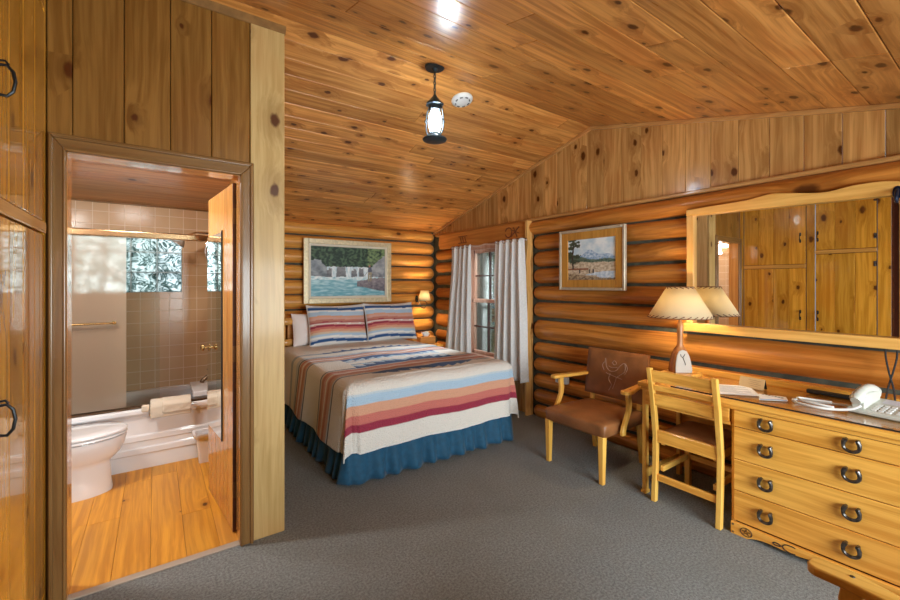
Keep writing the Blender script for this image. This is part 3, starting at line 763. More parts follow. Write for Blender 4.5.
# ------------------------------------------------------------------ bed
BX0, BX1, BY0, BY1 = 1.10, 2.68, 2.79, 4.93
ZT = .715
bed = thing('bed', 'queen bed with pine headboard and pleated dark teal bed skirt', 'bed', (1.89, 3.86, 0))
obj('box_spring', MB().box(BX0 + .03, BY0 + .03, .12, BX1 - .03, BY1, .40), M['linen'], bed, bevel=.02)
obj('mattress', MB().box(BX0 + .01, BY0 + .01, .40, BX1 - .01, BY1, ZT - .02), M['linen'], bed, bevel=.06, seg=4)
for x in (BX0 + .15, BX1 - .15):
    for y in (BY0 + .2, BY1 - .2): obj('leg', MB().box(x - .03, y - .03, 0, x + .03, y + .03, .12), M['darkwood'], bed, bevel=.004)
# pleated skirt: foot and two sides, deep irregular gathers
mb = MB()
P0 = (BX0 + .005, BY1 - .05); P1 = (BX0 + .005, BY0 + .01); P2 = (BX1 + .005, BY0 + .01); P3 = (BX1 + .005, BY1 - .05)
segs = [(P0, P1), (P1, P2), (P2, P3)]
path = []
for (a, b) in segs:
    L = math.hypot(b[0] - a[0], b[1] - a[1]); n = int(L / .008)
    nx, ny = (b[1] - a[1]) / L, -(b[0] - a[0]) / L
    for i in range(n):
        s_ = i / n
        path.append((lerp(a[0], b[0], s_), lerp(a[1], b[1], s_), nx, ny))
path.append((P3[0], P3[1], 1, 0))
# outward normals: left side -x, foot -y, right +x
cxm, cym = (BX0 + BX1) / 2, (BY0 + BY1) / 2
def skirt(u, v):
    i = min(int(u * (len(path) - 1) + .5), len(path) - 1); x, y, nx, ny = path[i]
    if (x - cxm) * nx + (y - cym) * ny < 0: nx, ny = -nx, -ny
    s_ = i * .008
    w = math.sin(s_ * 44 + 3.2 * noise.noise(Vector((s_ * 3.5, 0, 1)))) * .5 + .9 * noise.noise(Vector((s_ * 9, 0, 7)))
    vv_ = max(0.0, v - .35) / .65
    amp = .010 + .026 * vv_
    w = w if w > 0 else w * 1.3
    o = amp * w - .002 + .045 * vv_
    zb_ = .018 + .010 * noise.noise(Vector((s_ * 6, 3, 0)))
    return (x + nx * o, y + ny * o, lerp(.40, zb_, v))
mb.grid(len(path), 12, skirt)
obj('bed_skirt', mb, M['navy'], bed, smooth=True, angle=180, solid=.003)
hw2 = wood('headboard_post_pine', (.55, .24, .05), (.78, .42, .12), 'z', None, knots=.15, kr=.06, rough=.3, coat=.5, var=.05)
# headboard: two log posts, boards with an arched top
hw = wood('orange_headboard_pine', (.50, .21, .05), (.70, .36, .10), 'x', None, knots=.25, kr=.06, rough=.3, coat=.5, var=.08)
out = [(1.25, .35), (2.62, .35), (2.62, 1.00)]
for i in range(21):
    tt = i / 20; x = lerp(2.62, 1.25, tt)
    out.append((x, 1.02 + .155 * math.exp(-((x - 1.93) / .36) ** 2) - .02 * math.cos((x - 1.93) * 5)))
out.append((1.25, 1.00))
obj('head_panel', MB().prism(out, .035, 'y', 5.00), hw, bed, bevel=.008, seg=3)
for x in (1.17, 2.72):
    mb = MB(); mb.lathe([(.05, 0), (.056, .01), (.060, .4), (.058, .70), (.060, .9), (.056, 1.06), (.045, 1.09), (.02, 1.10)], (x, 5.01, 0), 20)
    obj('post', mb, hw2, bed, smooth=True)
for z, r in ((1.0, .042), (.76, .04)):
    mb = MB(); mb.tube([(1.14, 4.945, z), (1.17, 4.945, z), (1.28, 4.945, z), (1.31, 4.945, z)], [r * .7, r, r, r * .7], 18); obj('rail_end', mb, hw2, bed, smooth=True)

# quilt
CR = (.74, .70, .65); TAN = (.64, .50, .38); LB = (.40, .55, .70); ORG = (.66, .34, .22); SAL = (.56, .16, .13); BUR = (.30, .022, .055); NV = (.012, .075, .24); MB_ = (.05, .16, .36); RUST = (.48, .19, .14); DK = (.02, .025, .06); GB = (.36, .42, .50); PK = (.62, .36, .30); W = (.78, .76, .74); LG = (.50, .54, .60)
XM = 1.93
def qcol(x, t):
    """x across (signed from the bed's middle), t = distance from the foot hem along the quilt."""
    ax = abs(x)
    # foot drop: hem at t=0, top edge of bed near t=.50
    if t < .145: return CR if t > .012 else W
    if t < .200: return BUR
    if t < .262: return SAL
    if t < .335: return ORG
    if t < .392: return LB
    if t < .410: return tuple(lerp(a, b, .4) for a, b in zip(LB, CR))
    def steps(p, sgn):
        # stepped serape arrows: returns extra half thickness
        q = (x + .02 + p)
        return q
    y = t
    def band(yc, hw_, s=0): return abs(y - yc) < hw_
    # zigzag offset
    c1, c2, c3, c4, c5 = .70, .985, 1.36, 1.60, 1.82
    R = .50
    if ax < R:
        e = 1 - ax / R
        st = math.ceil(e * 5) / 5
        fr = (e * 5) % 1.0
        saw = (.5 - fr) * .06
        # dark motif below navy line 1 (towards the foot)
        d = y - c1
        th = .014 + .085 * min(1, st * 2.2)
        if -th * (1.0) + saw * 1.0 < d < .016: return NV if d > -th * .98 + saw else MB_
        d = y - c2
        th = .014 + .070 * min(1, st * 2.0)
        if -.014 < d < th + saw: return NV
        if th + saw <= d < th + saw + .045: return LB
        d = y - c3
        if -th - saw < d < .014: return NV
        if -th - saw - .045 <= d < -th - saw: return LB
        d = y - c5
        th = .012 + .04 * min(1, st * 2.0)
        if -.014 < d < th + saw: return NV
        if abs(y - (c2 + c3) / 2) < .035 + .05 * st: return W
        if abs(y - (c2 + c3) / 2) < .055 + .055 * st: return tuple(lerp(a, b, .5) for a, b in zip(LB, MB_))
    for c in (c1, c2, c3, c4):
        if band(c, .009 if ax > R - .1 else .012): return DK if ax > R + .06 else NV
    # rust groups
    for a, b in ((c1, c2), (c3, c4)):
        if a < y < b:
            f = (y - a) / (b - a)
            if f < .10: return LG
            if f < .26: return tuple(lerp(p, q, .5) for p, q in zip(RUST, TAN))
            if f < .40: return RUST
            if f < .50: return PK
            if f < .58: return W
            if f < .72: return PK
            if f < .86: return RUST
            if f < .93: return TAN
            return LG
    if c2 < y < c3: return CR
    if c4 < y < 1.78: return CR if y > 1.68 else LG
    if 1.80 < y < 1.86: return GB
    return CR
qt = MB()
a_ = (BX1 - BX0) / 2 + .012; rad = .075; D = .475
TL = 2.05   # top length covered by quilt from foot edge
nu, nv = 300, 330
def fold(e):   # excess beyond the flat part -> (outward, down) round an edge of radius rad
    if e <= 0: return 0.0, 0.0
    al = e / rad
    if al < PI / 2: return rad * math.sin(al), rad * (1 - math.cos(al))
    return rad, rad + (e - rad * PI / 2)
flat = a_ - rad
halfw = flat + rad * PI / 2 + (D - rad)
foot_len = rad * PI / 2 + (D - rad)
def q_pos(u, v):
    s_ = (u * 2 - 1) * halfw                    # across
    tt = v * (foot_len + TL)                    # along from foot hem
    ex = max(0, abs(s_) - flat); et = max(0, foot_len - tt)
    cx_ = XM - .04; sg = 1 if s_ > 0 else -1
    y0 = BY0 - .012 + rad                       # where the flat top begins at the foot
    if ex > 0 and et > 0:
        r = (ex ** 9 + et ** 9) ** (1 / 9); ph = math.atan2(et, ex)
        o, dn = fold(r)
        # spread of loose cloth at the corner
        fl = max(0, dn - rad) * .10 * math.sin(2 * ph) ** 2
        rip = math.sin(ph * 8 + 1) * .012 * min(1, dn / .3)
        ox = (o + fl + rip) * math.cos(ph) ** .55; oy = (o + fl + rip) * math.sin(ph) ** .55
        x = cx_ + sg * (flat + ox); y = y0 - oy; z = ZT - dn
    else:
        o, dn = fold(ex); o2, dn2 = fold(et)
        x = cx_ + sg * (min(abs(s_), flat) + o); y = y0 + max(0, tt - foot_len) - o2; z = ZT - dn - dn2
        if dn > rad:
            w = (dn - rad) / .4
            x += sg * (.038 * w + .016 * w * math.sin(y * 9 + sg * 1.3) + .008 * w * noise.noise(Vector((y * 6, sg, 0))))
        if dn2 > rad:
            w = (dn2 - rad) / .4
            y -= .038 * w + .009 * w * math.sin(x * 7) + .008 * w * noise.noise(Vector((x * 5, 4, 0)))
    z += .010 * noise.noise(Vector((x * 3.1, y * 2.9, 2))) + .004 * noise.noise(Vector((x * 11, y * 9, 5)))
    # soft crown & diamond quilting
    z += .012 * max(0, 1 - (abs(x - cx_) / .75) ** 2) * (1 if tt > foot_len else 0)
    return (x, y, z)
def q_c(u, v):
    s_ = (u * 2 - 1) * halfw; tt = v * (foot_len + TL)
    return qcol(s_, tt)
qt.grid(nu, nv, q_pos, q_c)
qm = vcol('striped_cotton_quilt', .85, bump=.95, bscale=95, sheen=.1)
q = obj('quilt', qt, qm, smooth=True, angle=180, solid=.010)
tag(q, 'serape striped quilt in cream, rust, burgundy and blue spread over the bed', 'quilt')

# pillows
def pillow(name, c, w, h, th, lean, yaw, label, cat, group, cfn=None, mat=None, n=60, roll=0):
    Mx = Matrix.Translation(c) @ Matrix.Rotation(yaw, 4, 'Z') @ Matrix.Rotation(lean, 4, 'X') @ Matrix.Rotation(roll, 4, 'Y')
    mb = MB()
    for side in (-1, 1):
        def f(u, v):
            a = u * 2 - 1; b = v * 2 - 1
            pa = (1 - abs(a) ** 3.2); pb = (1 - abs(b) ** 3.2)
            t_ = max(0.0, pa * pb) ** .55 * th / 2
            # edges sag inwards between the pointed corners
            X = a * w / 2 * (1 - .035 * (1 - b * b)); Z = b * h / 2 * (1 - .085 * (1 - a * a))
            wr_ = noise.noise(Vector((a * 3 + c[0], b * 3, side))) * .012 * (pa * pb)
            return Mx @ Vector((X, side * (t_ + .002) + wr_, Z))
        m1 = MB(); m1.grid(n, n, f, (lambda u, v: cfn(u * 2 - 1, v * 2 - 1)) if cfn else None)
        if side > 0: m1.f = [tuple(reversed(x)) for x in m1.f]
        mb.add(m1.v, m1.f, m1.c or None)
    o = obj(name, mb, mat, smooth=True, angle=180)
    return tag(o, label, cat, group)
def shamc(a, b):
    bb = b + .03 * math.sin(a * 3)
    z = (1 - bb) / 2     # 0 top .. 1 bottom
    tbl = [(.06, W), (.085, LG), (.155, NV), (.20, W), (.30, LB), (.345, ORG), (.40, PK), (.455, RUST), (.475, BUR), (.495, PK), (.515, W), (.535, PK), (.585, BUR), (.64, SAL), (.70, ORG), (.745, TAN), (.80, LB), (.85, W), (.875, LG), (.94, NV), (1.2, W)]
    if abs(a) > .97: return W
    for k, c_ in tbl:
        if z < k: return c_
    return W
pm = vcol('striped_sham_cotton', .85, bump=.35, bscale=90, sheen=.1)
pillow('pillow_sham', (1.765, 4.78, .945), .705, .50, .19, math.radians(-17), 0, 'left striped pillow sham leaning against the headboard', 'pillow', 'striped pillow shams', shamc, pm)
pillow('pillow_sham', (2.462, 4.78, .95), .695, .50, .19, math.radians(-17), 0, 'right striped pillow sham nearer the wall lamp', 'pillow', 'striped pillow shams', shamc, pm)
pillow('bed_pillow', (1.58, 4.885, .905), .62, .38, .12, math.radians(-15), 0, 'plain white pillow half hidden behind the left striped sham', 'pillow', None, None, M['linen'], 40)

# ------------------------------------------------------------------ nightstand with tissue box, wall lamp
t = thing('nightstand', 'small pine nightstand in the corner beside the bed', 'nightstand', (3.03, 4.80, 0))
obj('top', MB().box(2.80, 4.62, .590, 3.17, 5.04, .615), M['honey_x'], t, bevel=.005)
obj('body', MB().box(2.82, 4.64, .10, 3.15, 5.02, .589), M['honey_z'], t, bevel=.004)
dw = obj('drawer', MB().box(2.845, 4.628, .43, 3.125, 4.64, .57), M['honey_x'], t, bevel=.003)
obj('knob', MB().tube([(2.985, 4.628, .50), (2.985, 4.61, .50), (2.985, 4.602, .50)], [.008, .016, .010], 14), M['metal_dark'], dw, smooth=True)
for x in (2.845, 3.125):
    for y in (4.665, 5.0): obj('leg', MB().box(x - .018, y - .018, 0, x + .018, y + .018, .10), M['honey_z'], t, bevel=.003)
t = thing('tissue_box', 'orange wooden tissue box cover with a white tissue on the nightstand', 'tissue box', (3.0, 4.83, .616))
obj('box_cover', MB().box(2.90, 4.76, .616, 3.14, 4.90, .715), hw, t, bevel=.004)
mb = MB()
for k in range(3):
    mb.grid(10, 8, lambda u, v, k=k: (3.02 + (u - .5) * (.05 + .07 * v) , 4.83 + math.sin(u * 6 + k * 2) * .02 * (1 - v * .3) + (k - 1) * .018, .712 + v * (.055 + .012 * math.sin(u * 5 + k * 2))))
obj('tissue', mb, M['paper'], t, smooth=True, solid=.001)
t = thing('wooden_box', 'small dark orange wooden box beside the tissue box', 'box', (2.85, 4.9, .616))
obj('box_body', MB().box(2.82, 4.83, .616, 2.885, 4.95, .70), hw, t, bevel=.003); obj('box_lid', MB().box(2.817, 4.827, .701, 2.888, 4.953, .712), hw, t, bevel=.003)

shade_m, nt, B = mat_new('warm_fabric_shade')
nt.nodes.remove(B)
d_ = nd(nt, 'ShaderNodeBsdfDiffuse', {0: col((.93, .86, .66))}); tr = nd(nt, 'ShaderNodeBsdfTranslucent', {0: col((1.0, .90, .66))})
mx = nd(nt, 'ShaderNodeMixShader', {0: .68, 1: d_.outputs[0], 2: tr.outputs[0]})
nt.links.new(mx.outputs[0], nt.nodes['Material Output'].inputs[0])
M['shade'] = shade_m
bulb_m = emit('warm_bulb', (1.0, .80, .52), 14)
t = thing('wall_sconce', 'small wall lamp with white shade on curved iron arm above the nightstand', 'wall lamp', (3.08, 5.09, 1.2))
obj('wall_plate', MB().prism([(3.035 + .022 * math.cos(a * PI / 8), 1.22 + .05 * math.sin(a * PI / 8)) for a in range(16)], .02, 'y', 5.075), M['metal_dark'], t, bevel=.003)
obj('arm', MB().tube([(3.035, 5.075, 1.23), (3.02, 5.03, 1.19), (3.035, 4.98, 1.11), (3.075, 4.95, 1.09), (3.115, 4.95, 1.13), (3.12, 4.95, 1.165), (3.09, 4.95, 1.185), (3.08, 4.95, 1.21)], .0055, 8), M['metal_dark'], t, smooth=True)
obj('arm', MB().tube([(3.035, 5.075, 1.21), (2.99, 5.03, 1.20), (2.98, 4.97, 1.19), (3.03, 4.95, 1.20), (3.08, 4.95, 1.19)], .0045, 8), M['metal_dark'], t, smooth=True)
mb = MB().lathe([(.086, 1.200), (.056, 1.338)], (3.08, 4.95, 0), 32, cap=False)
obj('lamp_shade', mb, M['shade'], t, smooth=True, solid=.002, angle=180)
obj('bulb', MB().lathe([(.010, 1.21), (.022, 1.24), (.026, 1.265), (.018, 1.29), (.004, 1.30)], (3.08, 4.95, 0), 16), bulb_m, t, smooth=True)
light('sconce_light', 'POINT', (3.08, 4.95, 1.265), 36, (1.0, .72, .42), .035, parent=t)

# ------------------------------------------------------------------ paintings
def smooth_noise(x, y, s, o=0, oct=3):
    return noise.fractal(Vector((x * s, y * s, o)), 1.0, 2.0, oct)
def mixc(a, b, t): t = max(0, min(1, t)); return tuple(lerp(p, q, t) for p, q in zip(a, b))
def river(u, v):
    n1 = smooth_noise(u, v, 6, 1); n2 = smooth_noise(u, v, 22, 2); n3 = smooth_noise(u * .35, v, 26, 3)
    tree = mixc((.012, .035, .025), (.08, .15, .08), .35 + n2 * 1.1 + .4 * math.sin(u * 70 + n1 * 6))
    if u > .75: tree = mixc(tree, (.22, .32, .14), .5 + n2)
    c = tree
    # far rocks left
    lb_ = .42 + .34 * math.exp(-((u - .06) / .17) ** 2) + n2 * .03
    if v < lb_ + (-.02 if u < .3 else -9): c = mixc((.14, .17, .20), (.40, .44, .48), .5 + n2 * .35 + n1 * .5 + (v - .55) * 1.5 + .25 * math.sin(u * 40 + v * 25))
    rb = .35 + .5 * max(0, (u - .74) / .26) ** .5 + n2 * .03 if u > .74 else -1
    if v < rb: c = mixc((.13, .15, .18), (.46, .48, .50), .5 + n2 * .35 + n1 * .5 + (v - .5))
    # falls
    if .20 < u < .80 and v < .60 + n2 * .02 and v > .36:
        c = mixc((.50, .66, .74), (.88, .93, .95), .5 + smooth_noise(u, v * .2, 40, 5) * 1.3)
        for cx, w, top in ((.385, .055, .60), (.56, .035, .54), (.66, .03, .57), (.23, .03, .55)):
            if abs(u - cx) < w * (1 + (top - v)) and v < top + n2 * .04: c = mixc((.10, .11, .13), (.30, .31, .33), .5 + n2 * .4 + (v - .48) * 3)
    if v < .40 + n1 * .02:
        c = mixc((.14, .40, .50), (.55, .78, .84), .35 + n3 * .8 + (v - .2) * 1.2)
        if v > .33: c = mixc(c, (.85, .92, .94), .55 + n2)
    # foreground rock on the right
    if u > .60 and v < .30 + .10 * math.sin((u - .6) * 3.2) + n2 * .03 and v > .16 - .10 * (u - .6) + .03 * math.cos((u - .62) * 9): c = mixc((.10, .09, .12), (.34, .30, .32), .4 + n2 * .5 + (v - .2) * 2)
    # angler
    def el(cx, cy, rx, ry): return ((u - cx) / rx) ** 2 + ((v - cy) / ry) ** 2 < 1
    if el(.765, .40, .012, .11) or el(.795, .40, .012, .11) : c = (.32, .28, .18)
    if el(.782, .53, .028, .085): c = (.10, .11, .16)
    if el(.785, .47, .03, .03): c = (.34, .30, .20)
    if el(.778, .625, .013, .028): c = (.42, .20, .12)
    if abs((v - .56) - (u - .78) * 1.9) < .006 and .70 < u < .78: c = (.18, .14, .10)
    return c
def meadow(u, v):
    n1 = smooth_noise(u, v, 5, 11); n2 = smooth_noise(u, v, 20, 12)
    c = mixc((.50, .66, .78), (.82, .88, .92), .4 + n1 * 1.1 + (u - .5) * .5 + (v - .7))
    m = .60 + .10 * math.exp(-((u - .5) / .2) ** 2) + .03 * math.sin(u * 17) - .06 * max(0, u - .6)
    if v < m: c = mixc((.22, .36, .56), (.66, .76, .86), .35 + n2 * .9)
    if v < .60 - .14 * u + .03 * math.sin(u * 9) + n2 * .02: c = mixc((.04, .08, .06), (.14, .20, .14), .5 + n2)
    if v < .44 - .02 * u + n1 * .02: c = mixc((.42, .32, .22), (.70, .60, .46), .5 + n2 * 1.3)
    if v < .29 + n2 * .01 and v > .25 and u < .45: c = (.28, .10, .05)
    if .04 < v < .21 - (u - .9) ** 2 * .3 + n2 * .01 and u > .38 + (v < .12) * .25: c = mixc((.40, .52, .66), (.72, .80, .88), .5 + n2)
    if v < .05 + .16 * max(0, .75 - u) + n2 * .03: c = mixc((.16, .11, .07), (.44, .34, .22), .5 + n2 * 1.5)
    if abs(u - .11 - .01 * math.sin(v * 9)) < .018 and v > .27: c = (.05, .03, .025)
    for cx, cy, rx, ry in ((.11, .90, .09, .05), (.05, .80, .07, .05), (.20, .84, .08, .04), (.24, .93, .05, .03), (.10, .98, .08, .03), (.04, .62, .06, .10), (.20, .58, .08, .05), (.16, .45, .10, .05)):
        if ((u - cx) / rx) ** 2 + ((v - cy) / ry) ** 2 < 1 + n2 * 1.2: c = mixc((.02, .03, .02), (.07, .09, .05), .5 + n2)
    for cx in (.26, .47, .55):
        if abs(u - cx) < .014 and .17 < v < .26: c = (.06, .05, .06)
    return c
def framed(name, label, kind, a0, a1, z0, z1, at, fw, fn, fm, mat_w, mat_c, nu, nv, group=None):
    """kind 'back': faces -y at y=at ; 'right': faces -x at x=at"""
    if kind == 'back':
        P = lambda a, d, z: (a, at + d, z); root = ((a0 + a1) / 2, at, z0)
    else:
        P = lambda a, d, z: (at + d, a, z); root = (at, (a0 + a1) / 2, z0)
    t = thing(name, label, 'painting', root, group)
    def bar(mb, a, b, c_, d2, dep0, dep1):
        p = P(a, dep0, c_); q = P(b, dep1, d2); mb.box(*p, *q)
    def ring(o, w, dep0, dep1):
        mb = MB()
        A0, A1, Z0, Z1 = min(a0, a1) + o, max(a0, a1) - o, z0 + o, z1 - o
        for a, b, c_, d2 in ((A0, A0 + w, Z0, Z1), (A1 - w, A1, Z0, Z1), (A0 + w, A1 - w, Z0, Z0 + w), (A0 + w, A1 - w, Z1 - w, Z1)): bar(mb, a, b, c_, d2, dep0, dep1)
        return mb
    obj('frame', ring(0, fw, -.035, 0), fm, t, bevel=.007, seg=3)
    obj('inner_frame', ring(fw * .96, mat_w, -.024, -.002), mat_c, t, bevel=.004)
    i = fw + mat_w * .96
    obj('backing', MB().box(*P(min(a0, a1) + .01, -.001, z0 + .01), *P(max(a0, a1) - .01, .004, z1 - .01)), M['black'], t)
    g = MB()
    if kind == 'back': f = lambda u, v: P(lerp(a0 + i, a1 - i, u), -.012, lerp(z0 + i, z1 - i, v))
    else: f = lambda u, v: P(lerp(a0 - i, a1 + i, u), -.012, lerp(z0 + i, z1 - i, v))
    g.grid(nu, nv, f, fn)
    obj('canvas', g, vcol('oil_paint_' + name, .6, coat=.05), t)
    return t
gold = plain('pale_gold_frame', (.66, .56, .36), .35, metal=.25, noise_amt=.12, nscale=40)
linen_l = plain('frame_linen', (.72, .66, .54), .7)
framed('river_painting', 'large painting of an angler by a turquoise river waterfall above the bed', 'back', 1.447, 2.615, 1.19, 1.985, 5.085, .062, river, gold, .030, linen_l, 190, 130)
framed('landscape_painting', 'small landscape painting with a pine and mountain river on the log wall by the mirror', 'right', 2.735, 2.025, 1.372, 1.948, 3.305, .026, meadow, plain('champagne_frame', (.56, .48, .36), .35, metal=.3, noise_amt=.1), .072, wood('orange_painting_liner', (.42, .19, .035), (.60, .30, .06), 'z', None, knots=0, rough=.4, var=.02), 120, 100)
def cat(pts, n=8):
    out = []
    P = [Vector(p) for p in pts]; P = [P[0] * 2 - P[1]] + P + [P[-1] * 2 - P[-2]]
    for i in range(1, len(P) - 2):
        for k in range(n):
            s_ = k / n; a, b, c_, d2 = P[i - 1], P[i], P[i + 1], P[i + 2]
            out.append(.5 * ((2 * b) + (-a + c_) * s_ + (2 * a - 5 * b + 4 * c_ - d2) * s_ * s_ + (-a + 3 * b - 3 * c_ + d2) * s_ ** 3))
    out.append(P[-2]); return out
# ------------------------------------------------------------------ curtains
def curtain(name, label, ya_top, yb_top, ya_bot, yb_bot, x0, seed, nf):
    mb = MB()
    def f(u, v):
        z = lerp(1.915, .375, v)
        ya = lerp(ya_top, ya_bot, v ** 1.3); yb = lerp(yb_top, yb_bot, v ** 1.3)
        ph = u * nf * 2 * PI
        amp = .018 + .022 * min(1, v * 2.0)
        w = math.sin(ph + .8 * noise.noise(Vector((u * 4, v * 2, seed)))) + .18 * math.sin(ph * 2.3 + seed + v * 2)
        x = x0 + amp * w - .01 * noise.noise(Vector((u * 3, v * 3, seed + 5)))
        y = lerp(ya, yb, u) + .012 * math.cos(ph) * (1 - v * .3)
        z2 = z + .006 * math.sin(ph) * (1 if v > .98 else 0) + (0.012 * math.cos(ph) if v < .02 else 0)
        return (x, y, z2)
    mb.grid(180, 50, f)
    t = thing(name, label, 'curtain', (x0, (ya_top + yb_top) / 2, 1.9), 'curtains at the log wall window')
    obj('cloth', mb, M['curtain'], t, smooth=True, angle=180, solid=.003)
    for k in range(4):
        r = MB()
        y = lerp(ya_top, yb_top, (k + .5) / 4)
        r.tube([(x0 - .02 + .03 * math.cos(a * PI / 5), y + .004, 1.905 + .018 * math.sin(a * PI / 5)) for a in range(10)], .003, 6, close=True)
        obj('ring', r, M['shoe'], t, smooth=True)
curtain('window_curtain', 'grey linen curtain on the bed corner side of the window', 4.50, 4.09, 4.67, 4.08, 3.235, 1, 4.0)
curtain('window_curtain', 'grey linen curtain on the room side of the window', 3.61, 3.165, 3.64, 3.125, 3.215, 2, 4.2)
rod = thing('curtain_rod', 'thin twisted pale rod above the window between the curtains', 'curtain rod', (3.25, 3.85, 1.915))
obj('rod', MB().tube([(3.255 + .006 * math.sin(i * .9), 3.16 + i * .0338, 1.905 + .008 * math.sin(i * .7)) for i in range(41)], .009, 8), plain('rosy_rod', (.62, .45, .36), .4), rod, smooth=True)
obj('bracket', MB().box(3.255, 3.19, 1.90, 3.32, 3.205, 1.93), M['metal_dark'], rod)
obj('bracket', MB().box(3.255, 4.46, 1.90, 3.32, 4.475, 1.93), M['metal_dark'], rod)

# ------------------------------------------------------------------ wall mirror
MX = 3.33
t = thing('wall_mirror', 'wide wall mirror in a pine frame with wavy top above the dresser', 'mirror', (MX, .95, 1.07))
obj('mirror_glass', MB().box(MX, .42, 1.12, MX + .008, 1.49, 1.98), M['mirror'], t)
pts = [(.36, 1.915), (1.535, 1.946)]
wave = cat([(1.535, 1.992, 0), (1.42, 1.997, 0), (1.28, 2.000, 0), (1.13, 2.006, 0), (1.0, 2.024, 0), (.90, 2.010, 0), (.81, 1.994, 0), (.72, 1.986, 0), (.61, 2.002, 0), (.50, 2.003, 0), (.42, 1.990, 0), (.36, 1.984, 0)], 5)
pts += [(p[0], p[1]) for p in wave]
obj('frame_top', MB().prism(pts, .045, 'x', MX - .035), M['ledge'], t, bevel=.006, seg=3)
obj('frame_side', MB().box(MX - .03, 1.485, 1.135, MX + .012, 1.535, 1.946), M['ledge_z'], t, bevel=.005)
obj('frame_side', MB().box(MX - .03, .36, 1.135, MX + .012, .425, 1.93), M['ledge_z'], t, bevel=.005)
obj('frame_ledge', MB().box(MX - .055, .36, 1.072, MX + .012, 1.55, 1.135), M['ledge'], t, bevel=.006, seg=3)

# ------------------------------------------------------------------ dresser desk
FX = 2.72; ZD = .765
t = thing('dresser_desk', 'long honey pine dresser desk with horseshoe handles and glass top under the mirror', 'dresser', (3.0, .95, 0))
obj('worktop', MB().box(FX - .025, .31, ZD - .032, 3.29, 1.575, ZD), M['honey_y'], t, bevel=.005)
obj('front_edge_strip', MB().box(FX - .012, .31, ZD - .055, FX + .01, 1.56, ZD - .033), M['honey_y'], t, bevel=.003)
obj('glass_top', MB().box(FX - .005, .315, ZD + .0005, 3.24, 1.36, ZD + .006), glass_mat('glass_top_sheet', (.98, .98, .97), refl=.045), t)
obj('glass_edge', MB().box(FX - .0065, .315, ZD - .0005, FX - .0052, 1.36, ZD + .0075), M['black'], t)
obj('back_board', MB().box(3.255, .31, ZD + .0005, 3.29, 1.575, ZD + .045), M['honey_y'], t, bevel=.004)
obj('side_panel', MB().box(FX + .02, 1.003, .02, 3.27, 1.022, ZD - .033), M['honey_z'], t, bevel=.002)
obj('side_panel', MB().box(FX + .02, .315, .02, 3.27, .335, ZD - .033), M['honey_z'], t, bevel=.002)
obj('back_panel', MB().box(3.255, .335, .02, 3.275, 1.002, ZD - .033).box(3.26, 1.023, .35, 3.275, 1.55, ZD - .033), M['honey_y'], t)
obj('leg_panel', MB().box(FX + .012, 1.535, 0, FX + .05, 1.562, ZD - .033).box(3.20, 1.535, 0, 3.24, 1.562, ZD - .033).box(FX + .05, 1.542, .10, 3.20, 1.556, .16), M['honey_z'], t, bevel=.003)
obj('leg_foot', MB().box(FX + .005, 1.53, 0, FX + .055, 1.567, .022), M['honey_z'], t, bevel=.003)
zd = [.708, .612, .427, .248, .074]
def horseshoe(y, z, parent, x):
    mb = MB(); n = 16; R_ = .030
    pts = [(x - .020, y + .021, z + .028), (x - .020, y + .028, z + .012)]
    for i in range(11):
        th_ = -PI * i / 10; pts.append((x - .020, y + .029 * math.cos(th_), z - .003 + .025 * math.sin(th_)))
    pts += [(x - .020, y - .028, z + .012), (x - .020, y - .021, z + .028)]
    mb.tube(pts, [.0100, .0095] + [.0080] * 11 + [.0095, .0100], 10)
    for s2 in (-1, 1): mb.tube([(x - .022, y + s2 * .022, z + .025), (x + .001, y + s2 * .022, z + .025)], .0075, 8)
    return obj('handle', mb, M['shoe'], parent, smooth=True)
for k in range(4):
    z1, z0 = zd[k] - .002, zd[k + 1] + .002
    mb = MB().box(FX - .004, .337, z0, FX + .018, 1.0015, z1)
    dwr = obj('drawer', mb, M['honey_y'], t, bevel=.003)
    for y in (.846, .503): horseshoe(y, (z0 + z1) / 2, dwr, FX - .004)
dwr = obj('drawer', MB().box(FX, 1.028, ZD - .135, FX + .018, 1.532, ZD - .058), M['honey_y'], t, bevel=.003)
obj('drawer_rail', MB().box(FX + .004, 1.023, ZD - .155, FX + .03, 1.535, ZD - .137), M['honey_y'], t, bevel=.002)
# scalloped base board with branded marks
pts = [(.315, .068), (1.012, .068), (1.012, .0), (.93, .0)]
for i in range(1, 30):
    u = i / 30; y = lerp(.93, .40, u); pts.append((y, .030 * math.sin(PI * u) ** .6 + .006 * math.sin(u * 4 * PI)))
pts += [(.40, 0), (.315, 0)]
base = obj('base_board', MB().prism(pts, .022, 'x', FX - .018), M['honey_y'], t, bevel=.002)
obj('toe_kick', MB().box(FX + .03, .335, 0, FX + .04, 1.002, .06), M['darkwood'], t)
mk = MB(); xb = FX - .019
def ring_pts(cy_, cz, ry, rz_, n=20, a0=0, a1=360): return [(xb, cy_ + ry * math.cos(math.radians(a0 + (a1 - a0) * i / n)), cz + rz_ * math.sin(math.radians(a0 + (a1 - a0) * i / n))) for i in range(n + (0 if a1 - a0 == 360 else 1))]
mk.tube(ring_pts(.935, .036, .028, .022), .0022, 6, close=True)
star = []
for i in range(5):
    a = math.radians(90 + i * 144); star.append((xb, .935 + .021 * math.cos(a), .036 + .017 * math.sin(a)))
mk.tube(star, .0025, 6, close=True)
obj('star_brand', mk, M['brand'], base)
mk = MB(); mk.tube(ring_pts(.735, .044, .034, .019, a0=-125, a1=125), .0028, 6); mk.tube(ring_pts(.795, .042, .016, .007), .003, 6, close=True); mk.tube([(xb, .780, .043), (xb, .768, .044)], .0025, 6)
obj('horn_brand', mk, M['brand'], base)
